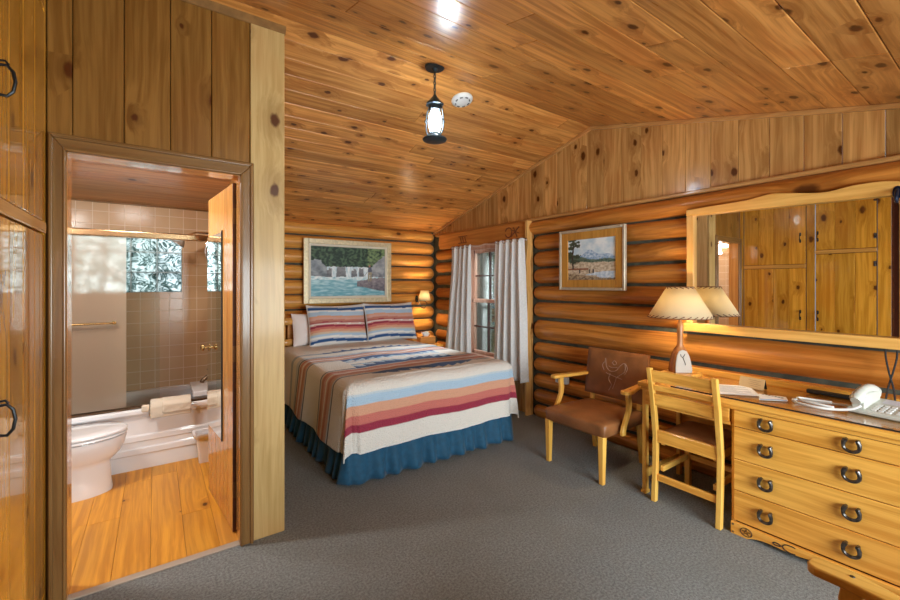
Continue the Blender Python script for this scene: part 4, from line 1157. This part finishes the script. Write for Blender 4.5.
for z in (.012, .055): obj('screw', MB().tube([(xb + .001, 1.0, z), (xb - .002, 1.0, z)], .005, 10), M['shoe'], base)

# ------------------------------------------------------------------ table lamp
lx, ly, lz = 3.11, 1.49, ZD + .001
t = thing('table_lamp', 'lit table lamp with laced parchment shade and flat bell wooden base on the desk', 'table lamp', (lx, ly, lz))
lampw = wood('lamp_base_wood', (.26, .09, .025), (.44, .18, .06), 'z', None, knots=.0, rough=.25, coat=.6, var=.03)
obj('foot_board', MB().box(lx - .08, ly - .11, lz, lx + .10, ly + .10, lz + .026), M['honey_y'], t, bevel=.003)
z0 = lz + .026
yaw = math.radians(52)
def rq(w, d, z, n=24, e=5):
    out = []
    for j in range(n):
        a = 2 * PI * j / n; ca, sa = math.cos(a), math.sin(a)
        px_, py_ = w * math.copysign(abs(ca) ** (2 / e), ca), d * math.copysign(abs(sa) ** (2 / e), sa)
        q_ = R2(yaw, (px_, py_)); out.append((lx + q_[0], ly + q_[1], z))
    return out
mb = MB(); mb.rings([rq(.048, .068, z0), rq(.048, .070, z0 + .02), rq(.044, .062, z0 + .08), rq(.038, .050, z0 + .13), rq(.030, .036, z0 + .165), rq(.020, .022, z0 + .185), rq(.020, .020, z0 + .20, e=2), rq(.019, .019, z0 + .25, e=2), rq(.022, .022, z0 + .30, e=2), rq(.019, .019, z0 + .345, e=2), rq(.010, .010, z0 + .37, e=2), rq(.006, .006, z0 + .42, e=2)])
obj('base', mb, lampw, t, smooth=True, angle=50)
# pale face plate with a brand mark
pl_ = []
for a, z in ((-.056, 0.004), (.056, 0.004), (.058, .03), (.052, .08), (.042, .125), (.026, .155), (0, .165), (-.026, .155), (-.042, .125), (-.052, .08), (-.058, .03)):
    pl_.append((a, z))
mb = MB(); vs = []
for off in (.0, .006):
    for a, z in pl_:
        dpt = .050 + off - max(0, z - .03) * .12
        q_ = R2(yaw, (-dpt, a * 1.0)); vs.append((lx + q_[0], ly + q_[1], z0 + z))
n = len(pl_)
mb.add(vs, [tuple(reversed(range(n))), tuple(range(n, 2 * n))] + [(i, (i + 1) % n, n + (i + 1) % n, n + i) for i in range(n)])
fp = obj('face_plate', mb, plain('whitewashed_plate', (.42, .36, .30), .5), t)
mk = MB()
def fpnt(a, z):
    q_ = R2(yaw, (-(.0575 - max(0, z - .03) * .12), a)); return (lx + q_[0], ly + q_[1], z0 + z)
mk.tube([fpnt(-.012 + .0, .135), fpnt(-.002, .118), fpnt(.006, .112), fpnt(.016, .118), fpnt(.018, .135)], .0022, 6)
mk.tube([fpnt(.004, .112), fpnt(-.004, .09), fpnt(-.012, .065), fpnt(-.010, .058)], .0022, 6)
obj('steer_mark', mk, M['brand'], fp)
rb, rt, zb0, zt0 = .212, .087, 1.188, 1.408
sh = obj('lamp_shade', MB().lathe([(rb, zb0), (rt, zt0)], (lx, ly, 0), 48, cap=False), M['shade'], t, smooth=True, solid=.0015, angle=180)
lace = plain('brown_lacing', (.20, .08, .035), .6)
for nm, r_, z_, dz, n in (('lacing', rb, zb0, .016, 30), ('lacing', rt, zt0, -.012, 16)):
    mb = MB()
    for i in range(n):
        a0, a1 = 2 * PI * i / n, 2 * PI * (i + .75) / n
        rr2 = r_ - .59 * (dz) + .002
        mb.tube([(lx + (r_ + .002) * math.cos(a0), ly + (r_ + .002) * math.sin(a0), z_), (lx + rr2 * math.cos(a1), ly + rr2 * math.sin(a1), z_ + dz)], .0028, 5)
    mb.tube([(lx + r_ * math.cos(2 * PI * i / 48), ly + r_ * math.sin(2 * PI * i / 48), z_) for i in range(48)], .003, 5, close=True)
    obj(nm, mb, lace, sh)
obj('bulb', MB().lathe([(.012, 1.215), (.026, 1.25), (.032, 1.28), (.024, 1.305), (.005, 1.315)], (lx, ly, 0), 16), bulb_m, t, smooth=True)
light('lamp_light', 'POINT', (lx, ly, 1.29), 38, (1.0, .76, .46), .035, parent=t)

# ------------------------------------------------------------------ things on the desk
ZG = ZD + .0065
def flatbox(name, label, cat, poly, z, h, mat, **k):
    o = obj(name, MB().prism(poly, h, 'z', z), mat); return tag(o, label, cat, **k)
pp = flatbox('paper_sheet', 'large printed white sheet lying on the desk behind the chair', 'paper', [(2.74, 1.12), (2.90, .93), (3.12, 1.065), (2.97, 1.26)], ZG, .001, M['paper'])
ink = MB()
def on_sheet(u, v): return (lerp(lerp(2.90, 2.74, u), lerp(3.12, 2.97, u), v), lerp(lerp(.93, 1.12, u), lerp(1.065, 1.26, u), v), ZG + .0012)
for k in range(9):
    v = .84 - k * .08; a = on_sheet(.9, v); b = on_sheet(.9 - (.5 if k % 3 == 2 else .78), v)
    ink.tube([a, b], .0011, 4)
obj('print_lines', ink, plain('grey_ink', (.35, .35, .36), .7), pp)
pc = flatbox('picture_card', 'dark blue picture card lying beside the lamp foot', 'card', [(2.93, 1.27), (3.01, 1.215), (3.065, 1.31), (2.985, 1.37)], ZG + .0012, .0015, plain('blue_purple_print', (.05, .05, .16), .3, noise_amt=.8, nscale=30))
br_ = flatbox('printed_leaflet', 'white leaflet with a black printed title in front of the tent card', 'leaflet', [(2.80, .905), (2.90, .80), (2.99, .835), (2.95, .955)], ZG, .0015, M['paper'])
ink = MB()
for k in range(7):
    cx_, cy_ = lerp(2.955, 2.945, k / 6), lerp(.935, .84, k / 6)
    ink.box(cx_ - .010, cy_ - .005, ZG + .0017, cx_ + .010, cy_ + .005, ZG + .0022) if k % 2 == 0 else ink.box(cx_ - .007, cy_ - .004, ZG + .0017, cx_ + .009, cy_ + .004, ZG + .0022)
obj('title_print', ink, M['black'], br_)
ink = MB().prism([(2.802, .90), (2.898, .803), (2.915, .809), (2.822, .91)], .0004, 'z', ZG + .0017); obj('blue_band', ink, plain('pale_blue_print', (.30, .38, .58), .6), br_)
tc_ = thing('tent_card', 'tan folded tent card with small print standing on the desk', 'card', (3.09, 1.03, ZG))
A_, B_ = (3.085, 1.11), (3.055, .965)
def tent(sx, mat, name):
    dx, dy = (B_[1] - A_[1]), -(B_[0] - A_[0]); L = math.hypot(dx, dy); dx, dy = dx / L, dy / L
    o1 = .0 if sx < 0 else .055
    p = [(A_[0], A_[1], ZG), (B_[0], B_[1], ZG)]
    vs = []
    for off in (0, .0015):
        for q_ in (A_, B_):
            b0 = (q_[0] + (0 if sx < 0 else .060) + off, q_[1], ZG); vs.append(b0)
        for q_ in (B_, A_):
            vs.append((q_[0] + .030 + off, q_[1], ZG + .062))
    mb = MB(); mb.add(vs, [(0, 1, 2, 3), (7, 6, 5, 4), (0, 4, 5, 1), (1, 5, 6, 2), (2, 6, 7, 3), (3, 7, 4, 0)]); return obj(name, mb, mat, tc_)
fr_ = tent(-1, M['kraft'], 'front_face'); tent(1, M['black'], 'back_face')
ink = MB()
for k in range(4):
    u = .78 - k * .17; x_ = lerp(A_[0], A_[0] + .030, u) - .0008
    a = (x_ - .000, A_[1] - .02 - .01 * (k % 2), ZG + .062 * u); b = (lerp(B_[0], B_[0] + .030, u) - .0008, B_[1] + .02 + .012 * (k % 2), ZG + .062 * u)
    ink.tube([a, b], .0011, 4)
obj('small_print', ink, plain('brown_ink', (.28, .17, .08), .7), fr_)
# telephone
t = thing('telephone', 'ivory desk telephone with corded handset on the glass top', 'telephone', (3.08, .45, ZG))
def tp(x, y, z): return (x, y, z)
ph0 = MB(); prof = [(2.905, ZG), (2.905, ZG + .020), (3.125, ZG + .055), (3.135, ZG + .045), (3.135, ZG)]
# profile in x,z extruded along y
ph0.prism(prof, .235, 'y', .315)
Rp = Matrix.Translation((3.02, .43, 0)) @ Matrix.Rotation(math.radians(-8), 4, 'Z') @ Matrix.Translation((-3.02, -.43, 0))
def rotm(mb): mb.v = [tuple(Rp @ Vector(p)) for p in mb.v]; return mb
obj('body', rotm(ph0), M['ivory'], t, bevel=.006, seg=3)
def pz(x): return ZG + .020 + (x - 2.905) / .22 * .035
cradle = MB().box(2.925, .482, ZG + .01, 3.115, .538, ZG + .100); obj('cradle', rotm(cradle), M['ivory'], t, bevel=.008, seg=3)
hs = MB(); hp = [(2.895, .51, .062), (2.912, .51, .072), (2.94, .51, .090), (2.98, .51, .106), (3.02, .51, .112), (3.06, .51, .110), (3.095, .51, .100), (3.12, .51, .086), (3.135, .51, .074)]
hs.tube([(x, y, ZG + z) for x, y, z in hp], [.020, .030, .026, .022, .021, .022, .026, .030, .020], 14)
hs.tube([(2.93, .51, ZG + .085), (2.932, .51, ZG + .058)], [.031, .029], 16); hs.tube([(3.115, .51, ZG + .095), (3.112, .51, ZG + .066)], [.031, .029], 16)
obj('handset', rotm(hs), M['ivory'], t, smooth=True, angle=60)
for r in range(4):
    for c_ in range(3):
        x = 2.935 + r * .026; y = .452 - c_ * .026
        obj('key', rotm(MB().box(x - .009, y - .009, pz(x) - .002, x + .009, y + .009, pz(x) + .007)), M['white_plastic'], t, bevel=.002)
lab = MB(); lab.add([(3.05, .46, pz(3.05) + .001), (3.05, .345, pz(3.05) + .001), (3.115, .345, pz(3.115) + .001), (3.115, .46, pz(3.115) + .001)], [(0, 1, 2, 3)]); obj('number_card', rotm(lab), plain('pale_blue_card', (.62, .64, .72), .5), t)
for c_ in range(4):
    y = .365 - 0 * c_; x = 2.94 + c_ * .026
    obj('key', rotm(MB().box(x - .007, y - .014, pz(x) - .002, x + .007, y + .010, pz(x) + .006)), M['white_plastic'], t, bevel=.002)
cdp = []
zc = ZG + .009
cd = MB().tube(cat([(2.90, .505, ZG + .045), (2.885, .54, ZG + .022), (2.865, .60, zc), (2.845, .66, zc), (2.855, .72, zc), (2.88, .765, zc), (2.93, .785, zc), (2.965, .76, zc), (2.98, .70, zc), (3.00, .62, zc), (3.02, .56, zc)]), .0072, 8)
cd.tube(cat([(2.865, .60, zc + .010), (2.862, .66, zc + .013), (2.885, .73, zc + .012), (2.93, .765, zc + .014), (2.955, .71, zc + .012), (2.975, .63, zc + .012)]), .0065, 8)
obj('cord', cd, M['white_plastic'], t, smooth=True, angle=180)
# black strip & hanging cable
tag(obj('power_strip', MB().box(3.215, .50, ZD + .007, 3.252, .80, ZD + .028), M['black'], bevel=.004), 'thin black power strip lying along the back edge of the desk', 'power strip')
cb = MB()
cb.tube(cat([(3.285, .475, 1.075), (3.28, .472, 1.02), (3.27, .458, .94), (3.26, .440, .86), (3.235, .43, ZD + .012)]), .0045, 7)
cb.tube(cat([(3.285, .430, 1.075), (3.28, .432, 1.02), (3.27, .446, .94), (3.262, .462, .86), (3.235, .47, ZD + .012)]), .0045, 7)
tag(obj('hanging_cable', cb, M['black'], smooth=True), 'crossed black cables hanging from the mirror ledge behind the telephone', 'cable')
# dark iron hook by the mirror corner
t = thing('coat_hook', 'dark blue iron hook at the right edge of the mirror', 'hook', (3.28, .43, 1.93))
obj('hook_plate', MB().prism([(.43 + .020 * math.cos(a * PI / 8), 1.93 + .035 * math.sin(a * PI / 8)) for a in range(16)], .006, 'x', MX - .038), plain('blue_black_iron', (.01, .02, .05), .3, metal=.5), t)
obj('hook_arm', MB().tube(cat([(MX - .036, .43, 1.945), (MX - .06, .43, 1.93), (MX - .075, .43, 1.90), (MX - .065, .43, 1.875), (MX - .05, .43, 1.885)]), [.008] * 33, 8), bpy.data.materials['blue_black_iron'], t, smooth=True)

# ------------------------------------------------------------------ wooden desk chair (back towards us)
t = thing('desk_chair', 'honey wood slat back chair with brown leather seat at the desk', 'chair', (2.88, 1.26, 0))
yl, yr = 1.452, 1.066
def post_pts(y):
    return [(2.685, 0), (2.700, .22), (2.705, .42), (2.695, .50), (2.665, .70), (2.625, .885)]
for y in (yl, yr):
    pts = post_pts(y); out = [(x - .016, z) for x, z in pts] + [(x + .020, z) for x, z in reversed(pts)]
    obj('back_post', MB().prism(out, .030, 'y', y - .015), M['honey_z'], t, bevel=.004, seg=3)
def bx_at(z):
    p = post_pts(0)
    for (xa, za), (xb_, zb_) in zip(p, p[1:]):
        if za <= z <= zb_: return lerp(xa, xb_, (z - za) / (zb_ - za))
    return p[-1][0]
for z0_, z1_, nm in ((.795, .872, 'top_slat'), (.738, .776, 'slat'), (.640, .715, 'slat')):
    xa, xb_ = bx_at(z0_), bx_at(z1_)
    mb = MB(); n = 10; rr_ = []
    for i in range(n + 1):
        u = i / n; y = lerp(yl - .015, yr + .015, u); bow = .014 * math.sin(PI * u)
        rr_.append([(xa + bow - .008, y, z0_), (xa + bow + .010, y, z0_), (xb_ + bow + .010, y, z1_), (xb_ + bow - .008, y, z1_)])
    mb.rings(rr_); obj(nm, mb, M['honey_y'], t, bevel=.003)
for y in (yl - .015, yr + .015):
    pass
obj('back_rail', MB().box(2.695, yr + .016, .388, 2.718, yl - .016, .470), M['honey_y'], t, bevel=.004)
for y in (1.415, 1.10):
    obj('front_leg', MB().box(3.05, y - .017, 0, 3.085, y + .017, .425), M['honey_z'], t, bevel=.003)
    obj('side_rail', MB().box(2.722, y - .012, .37, 3.05, y + .012, .425), M['honey_x'], t, bevel=.003)
    obj('side_stretcher', MB().box(2.715, y - .010, .20, 3.05, y + .010, .235), M['honey_x'], t, bevel=.003)
obj('front_rail', MB().box(3.055, 1.118, .37, 3.078, 1.398, .425), M['honey_y'], t, bevel=.003)
obj('front_stretcher', MB().box(3.057, 1.118, .20, 3.078, 1.398, .235), M['honey_y'], t, bevel=.003)
obj('back_stretcher', MB().box(2.690, yr + .016, .138, 2.712, yl - .016, .180), M['honey_y'], t, bevel=.003)
seat = MB()
def seatf(u, v):
    x = lerp(2.722, 3.11, v); y = lerp(1.432, 1.083, u); e = (1 - abs(2 * u - 1) ** 6) * (1 - abs(2 * v - 1) ** 6)
    return (x, y, .445 + .030 * e ** .5)
seat.grid(24, 24, seatf)
seat.box(2.722, 1.083, .427, 3.11, 1.432, .446)
obj('seat', seat, M['leather'], t, smooth=True, angle=50)

# ------------------------------------------------------------------ leather armchair
def armchair(label):
    ox, oy = 2.87, 2.03
    t = thing('armchair', label, 'chair', (ox, oy, 0), 'leather armchairs with wooden arms')
    fx = ox - .27; bxx = ox + .26
    for s_ in (1, -1):
        y = oy + s_ * .245
        mb = MB(); mb.rings([[(fx + .0 - w, y - w, z), (fx + 0.0 + w, y - w, z), (fx + w, y + w, z), (fx - w, y + w, z)] for z, w in ((0, .016), (.34, .023))]); obj('front_leg', mb, M['honey_z'], t, bevel=.003)
        mb = MB(); yb_ = oy + s_ * .215
        mb.rings([[(x - .016, yb_ - .015, z), (x + .016, yb_ - .015, z), (x + .016, yb_ + .015, z), (x - .016, yb_ + .015, z)] for x, z in ((bxx + .04, 0), (bxx, .30), (bxx, .45), (bxx + .035, .80))]); obj('back_leg', mb, M['honey_z'], t, bevel=.003)
        # arm: flat, widening at the front
        ya, ybk = oy + s_ * .325, oy + s_ * .262
        o2 = []
        for x, c_, w in ((ox - .135, 0, .012), (ox - .130, 0, .026), (ox - .115, 0, .034), (ox - .06, 0, .035), (ox + .04, .35, .028), (ox + .16, .75, .022), (ox + .275, 1.0, .020)):
            yc = lerp(ya, ybk, c_); o2.append((x, yc, w))
        poly = [(x, y_ - w) for x, y_, w in o2] + [(x, y_ + w) for x, y_, w in reversed(o2)]
        arm = obj('arm', MB().prism(poly, .026, 'z', .633), M['honey_x'], t, bevel=.006, seg=3)
        obj('screw_plug', MB().lathe([(.006, .6592), (.005, .6605)], (ox - .045, ya, 0), 12), M['shoe'], arm)
        # curved support from the arm down to the seat rail
        sup = []
        for z, x in ((.632, -.075), (.60, -.080), (.55, -.072), (.50, -.078), (.45, -.105), (.40, -.135), (.36, -.150), (.335, -.150)):
            sup.append((ox + x + .035, z))
        out = [(x - .024, z) for x, z in sup] + [(x + .022, z) for x, z in reversed(sup)]
        mb = MB(); mb.prism(out, .024, 'y', oy + s_ * .31 - .012 - (0)); obj('arm_support', mb, M['honey_z'], t, bevel=.004, seg=3)
    # seat cushion with boxed front
    sd = MB()
    def ring_s(z, g, e=14, dz=0):
        out = []
        for j in range(48):
            a = 2 * PI * j / 48; ca, sa = math.cos(a), math.sin(a)
            px_ = math.copysign(abs(ca) ** (2 / e), ca); py_ = math.copysign(abs(sa) ** (2 / e), sa)
            x = ox - .01 + (.285 - g) * px_; y = oy + (.285 - g - .025 * (px_ + 1) / 2) * py_
            out.append((x, y, z))
        return out
    sd.rings([ring_s(.335, .012), ring_s(.340, .004), ring_s(.412, 0), ring_s(.420, .003), ring_s(.427, .012), ring_s(.437, .05), ring_s(.447, .13), ring_s(.450, .22)])
    obj('seat', sd, M['leather'], t, smooth=True, angle=60)
    # padded back, slightly reclined
    L = Matrix.Translation((ox + .275, oy, .675)) @ Matrix.Rotation(math.radians(9), 4, 'Y')
    bk = MB(); n = 26
    for s2 in (-1, 1):
        m1 = MB()
        def f(u, v):
            a, b = u * 2 - 1, v * 2 - 1
            e = max(0, (1 - abs(a) ** 8) * (1 - abs(b) ** 8))
            return L @ Vector((s2 * (.016 + .016 * e ** .5), a * .275, b * .195))
        m1.grid(n, n, f)
        if s2 > 0: m1.f = [tuple(reversed(q_)) for q_ in m1.f]
        bk.add(m1.v, m1.f)
    ed_ = []
    for s2 in (-1, 1):
        ed_.append([L @ Vector((s2 * .016, a * .275, b * .195)) for a, b in ((-1, -1), (1, -1), (1, 1), (-1, 1))])
    bk.rings(ed_, cap=False)
    back = obj('backrest', bk, M['leather'], t, smooth=True, angle=50)
    tl = MB()
    def W3(a, b): return L @ Vector((-.0325, a, b))
    for pts_ in ([(.085, .12), (.07, .05), (.03, .02), (-.02, .03), (-.05, .07), (-.09, .10), (-.10, .04), (-.06, .0), (-.03, -.02)],
                 [(.02, .09), (0, .11), (-.02, .09), (0, .075), (.02, .09)], [(.03, .0), (.04, -.05), (.01, -.09), (.03, -.14)], [(-.03, -.02), (-.02, -.07), (-.005, -.12)],
                 [(.07, .0), (.03, -.01), (-.02, -.02), (-.08, -.03)], [(.05, .06), (.02, .05), (-.03, .06)], [(.09, .09), (.11, .06), (.09, .02)], [(-.10, .10), (-.12, .06), (-.10, .01)]):
        tl.tube(cat([W3(a, b) for a, b in pts_], 5), .0022, 5)
    obj('tooled_figure', tl, M['leather_lt'], back)
    return t
arm0 = armchair('brown leather armchair with tooled back against the log wall')
arm1 = copy_tree(arm0); arm1.location = (1.172, .232, 0); arm1.rotation_euler = (0, 0, math.radians(-90))
arm1['label'] = 'armchair nearest the camera, only its wooden arm tip showing at the bottom right'
# outlet with plug
t = thing('wall_outlet', 'white outlet box on the log wall below the armchair arm', 'outlet', (3.30, 2.72, .47))
obj('outlet_plate', MB().box(3.29, 2.66, .44, 3.34, 2.80, .51), plain('bluish_white_plate', (.62, .68, .76), .4), t, bevel=.006)
obj('socket', MB().box(3.286, 2.69, .452, 3.291, 2.77, .498), plain('grey_socket', (.35, .38, .42), .4), t)

# ------------------------------------------------------------------ ceiling lantern and smoke detector
LM = plain('glare_tinted_iron', (.03, .045, .055), .4, metal=.5)  # bulb glare put into the iron's colour as a bluish tint
def lantern(x, y, label, power):
    zc_ = roofz(y); t = thing('pendant_lantern', label, 'ceiling lamp', (x, y, zc_))
    zc_ -= .004
    obj('canopy', MB().lathe([(.066, zc_ + .02), (.068, zc_ - .002), (.062, zc_ - .010), (.022, zc_ - .014), (.010, zc_ - .030)], (x, y, 0), 28), LM, t, smooth=True)
    ch = MB(); z = zc_ - .030; k = 0
    while z > 2.728:
        pts = []
        for i in range(10):
            a = 2 * PI * i / 10; d1, d2 = .0075 * math.cos(a), .015 * math.sin(a)
            pts.append((x + (d1 if k % 2 else 0), y + (0 if k % 2 else d1), z - .010 + d2))
        ch.tube(pts, .0036, 6, close=True); z -= .023; k += 1
    obj('chain', ch, LM, t, smooth=True)
    obj('cap', MB().lathe([(.004, 2.725), (.010, 2.715), (.018, 2.70), (.035, 2.68), (.060, 2.655), (.062, 2.645), (.052, 2.640)], (x, y, 0), 8), LM, t)
    obj('vent_collar', MB().lathe([(.040, 2.645), (.042, 2.625), (.040, 2.610)], (x, y, 0), 20), LM, t, smooth=True)
    obj('glass_globe', MB().lathe([(.036, 2.610), (.046, 2.590), (.052, 2.55), (.052, 2.50), (.044, 2.46), (.038, 2.445)], (x, y, 0), 28, cap=False), M['lamp_glass'], t, smooth=True, angle=180)
    bm = emit('cool_bulb', (.80, .92, 1.0), 60)
    obj('bulb', MB().lathe([(.012, 2.447), (.030, 2.465), (.042, 2.50), (.044, 2.53), (.042, 2.565), (.032, 2.60), (.012, 2.612)], (x, y, 0), 18), bm, t, smooth=True)
    for k in range(4):
        a = k * PI / 2 + .5; ca, sa = math.cos(a), math.sin(a)
        obj('cage_bar', MB().tube(cat([(x + r * ca, y + r * sa, z) for r, z in ((.044, 2.635), (.060, 2.60), (.066, 2.54), (.066, 2.49), (.056, 2.455), (.042, 2.44))], 4), .0040, 6), LM, t, smooth=True)
    obj('cage_ring', MB().tube([(x + .067 * math.cos(a * PI / 12), y + .067 * math.sin(a * PI / 12), 2.535) for a in range(24)], .0035, 6, close=True), LM, t, smooth=True)
    obj('base_plate', MB().lathe([(.040, 2.455), (.046, 2.440), (.060, 2.422), (.078, 2.420), (.084, 2.412), (.078, 2.404), (.050, 2.396), (.02, 2.394)], (x, y, 0), 28), LM, t, smooth=True)
    light('lantern_light', 'POINT', (x, y, 2.53), power, (.86, .94, 1.0), .05, parent=t)
    return t
lantern(1.55, 2.36, 'lit iron lantern hanging on a chain in front of the bed', 105)
t = thing('smoke_detector', 'round white smoke detector on the sloping ceiling beside the lantern', 'smoke detector', (1.97, 2.61, roofz(2.61)))
Ls = Matrix.Translation((1.97, 2.61, roofz(2.61))) @ Matrix.Rotation(-math.atan(.27), 4, 'X')
mb = MB().lathe([(.080, .002), (.085, -.006), (.082, -.016), (.066, -.026), (.03, -.030), (.005, -.030)], (0, 0, 0), 36); mb.v = [tuple(Ls @ Vector(p)) for p in mb.v]
obj('case', mb, M['white_plastic'], t, smooth=True, angle=60)
mb = MB()
for k in range(8):
    a = k * PI / 4
    mb.obox((.056 * math.cos(a), .056 * math.sin(a), -.0285), (.010, .022, .006), rz=a)
mb.v = [tuple(Ls @ Vector(p)) for p in mb.v]; obj('vent_slots', mb, plain('slot_grey', (.12, .12, .12), .6), t)
# ------------------------------------------------------------------ the end behind the viewer: plank wall with an assumed wide window
wnr = sroot('wall_front')
wx0, wx1, wz0, wz1 = .35, 2.75, .55, 1.80
mb = MB(); x = XR
while x < 3.4:
    x2 = min(3.4, x + .18)
    if x2 < wx0 or x > wx1: mb.box(x + .001, YN - .03, 0, x2 - .001, YN, 2.0)
    else: mb.box(x + .001, YN - .03, 0, x2 - .001, YN, wz0); mb.box(x + .001, YN - .03, wz1, x2 - .001, YN, 2.0)
    x = x2
obj('wall_boards', mb, M['boards'], wnr, bevel=.004)
w3 = sroot('assumed_window')  # assumed window, never in view, placed to let the front light in
mb = MB().box(wx0, YN - .05, wz0, wx0 + .05, YN + .02, wz1).box(wx1 - .05, YN - .05, wz0, wx1, YN + .02, wz1).box(wx0, YN - .05, wz0, wx1, YN + .02, wz0 + .05).box(wx0, YN - .05, wz1 - .05, wx1, YN + .02, wz1)
for k in (1, 2): xx = lerp(wx0, wx1, k / 3); mb.box(xx - .02, YN - .04, wz0, xx + .02, YN + .01, wz1)
obj('window_frame', mb, M['trim_x'], w3, bevel=.003)
obj('pane', MB().box(wx0 + .04, YN - .022, wz0 + .04, wx1 - .04, YN - .018, wz1 - .04), M['pane'], w3)
struct('wall_recess_end', MB().box(XR - .03, YN - .03, 0, XR, .97, 2.7), M['darkwood'])

# daylight lamps outside, plus an added fill lamp for the bed
light('assumed_front_daylight', 'AREA', ((wx0 + wx1) / 2, YN - .25, 1.25), 215, (.92, .96, 1.0), 2.3, rot=(math.radians(90), 0, 0), sy=1.2)  # assumed daylight from behind the viewer, inferred from the chair shadows
light('daylight_glass_block', 'AREA', (-.175, YT + .45, 1.75), 9, (.90, .97, 1.0), 1.0, rot=(math.radians(-90), 0, 0), sy=.8)

light('added_bed_fill', 'AREA', (4.9, 3.94, 2.42), 230, (.92, .97, 1.0), .9, rot=(0, math.radians(58), 0), sy=.5)  # fill lamp added to lighten the bed top, set high out of view
# ------------------------------------------------------------------ outside
gm = plain('forest_floor_grass', (.06, .10, .03), .9, noise_amt=.5, nscale=2)
struct('ground', MB().add([(3.7, -8, -.6), (30, -8, -.6), (30, 30, -.6), (3.7, 30, -.6)], [(0, 1, 2, 3)]), gm)
leafm = plain('conifer_needles', (.09, .17, .055), .8, noise_amt=.6, nscale=3)
barkm = plain('grey_bark', (.10, .08, .06), .9, noise_amt=.4, nscale=8)
def conifer(x, y, h, r, seed, label):
    t = thing('conifer', label, 'tree', (x, y, -.6), 'conifers outside the window')
    rng = random.Random(seed)
    obj('trunk', MB().tube([(x, y, -.6), (x + .03, y, h * .4), (x, y + .03, h - .6)], [.14, .10, .03], 10), barkm, t, smooth=True)
    mb = MB()
    for k in range(5200):
        z = rng.random() ** .8; rad_ = r * (1 - z) * (.35 + .65 * rng.random()) + .05; a = rng.random() * 2 * PI
        p = Vector((x + rad_ * math.cos(a), y + rad_ * math.sin(a), -.3 + z * h - rad_ * .25))
        d = Vector((math.cos(a) + rng.uniform(-.5, .5), math.sin(a) + rng.uniform(-.5, .5), rng.uniform(-.5, .2))).normalized() * rng.uniform(.16, .34)
        s_ = d.cross(Vector((rng.uniform(-1, 1), rng.uniform(-1, 1), 1))).normalized() * .03
        mb.add([p - s_, p + s_, p + d], [(0, 1, 2)])
    obj('foliage', mb, leafm, t)
conifer(6.6, 7.2, 7, 1.3, 1, 'dark conifer seen through the left panes of the window')
conifer(9.3, 9.8, 8, 1.5, 2, 'dark conifer seen through the right panes of the window')
conifer(10.8, 13.0, 9, 1.5, 3, 'taller dark conifer further back behind the window panes')
conifer(13.8, 15.0, 9, 1.8, 4, 'distant conifer between the nearer ones outside the window')

w = bpy.data.worlds.new('sky'); S.world = w; w.use_nodes = True
bg = w.node_tree.nodes['Background']; bg.inputs[0].default_value = (.72, .84, .95, 1); bg.inputs[1].default_value = 1.3

# ------------------------------------------------------------------ camera
cam = bpy.data.cameras.new('camera'); co_ = bpy.data.objects.new('camera', cam); C.objects.link(co_)
co_.location = (0, 0, 1.43); co_.rotation_euler = (math.radians(90), 0, math.radians(-35.4))
cam.sensor_width = 36; cam.lens = 415 / 900 * 36; cam.shift_y = -16 / 900; cam.clip_start = .05
S.camera = co_
S.view_settings.view_transform = 'Standard'; S.view_settings.look = 'None'; S.view_settings.gamma = 1; S.view_settings.use_curve_mapping = False
S.view_settings.exposure = 0.36
S.cycles.max_bounces = 8; S.cycles.diffuse_bounces = 4; S.cycles.glossy_bounces = 4; S.cycles.transmission_bounces = 6; S.cycles.transparent_max_bounces = 10
S.cycles.sample_clamp_indirect = 4.0
S.cycles.caustics_reflective = False; S.cycles.caustics_refractive = False
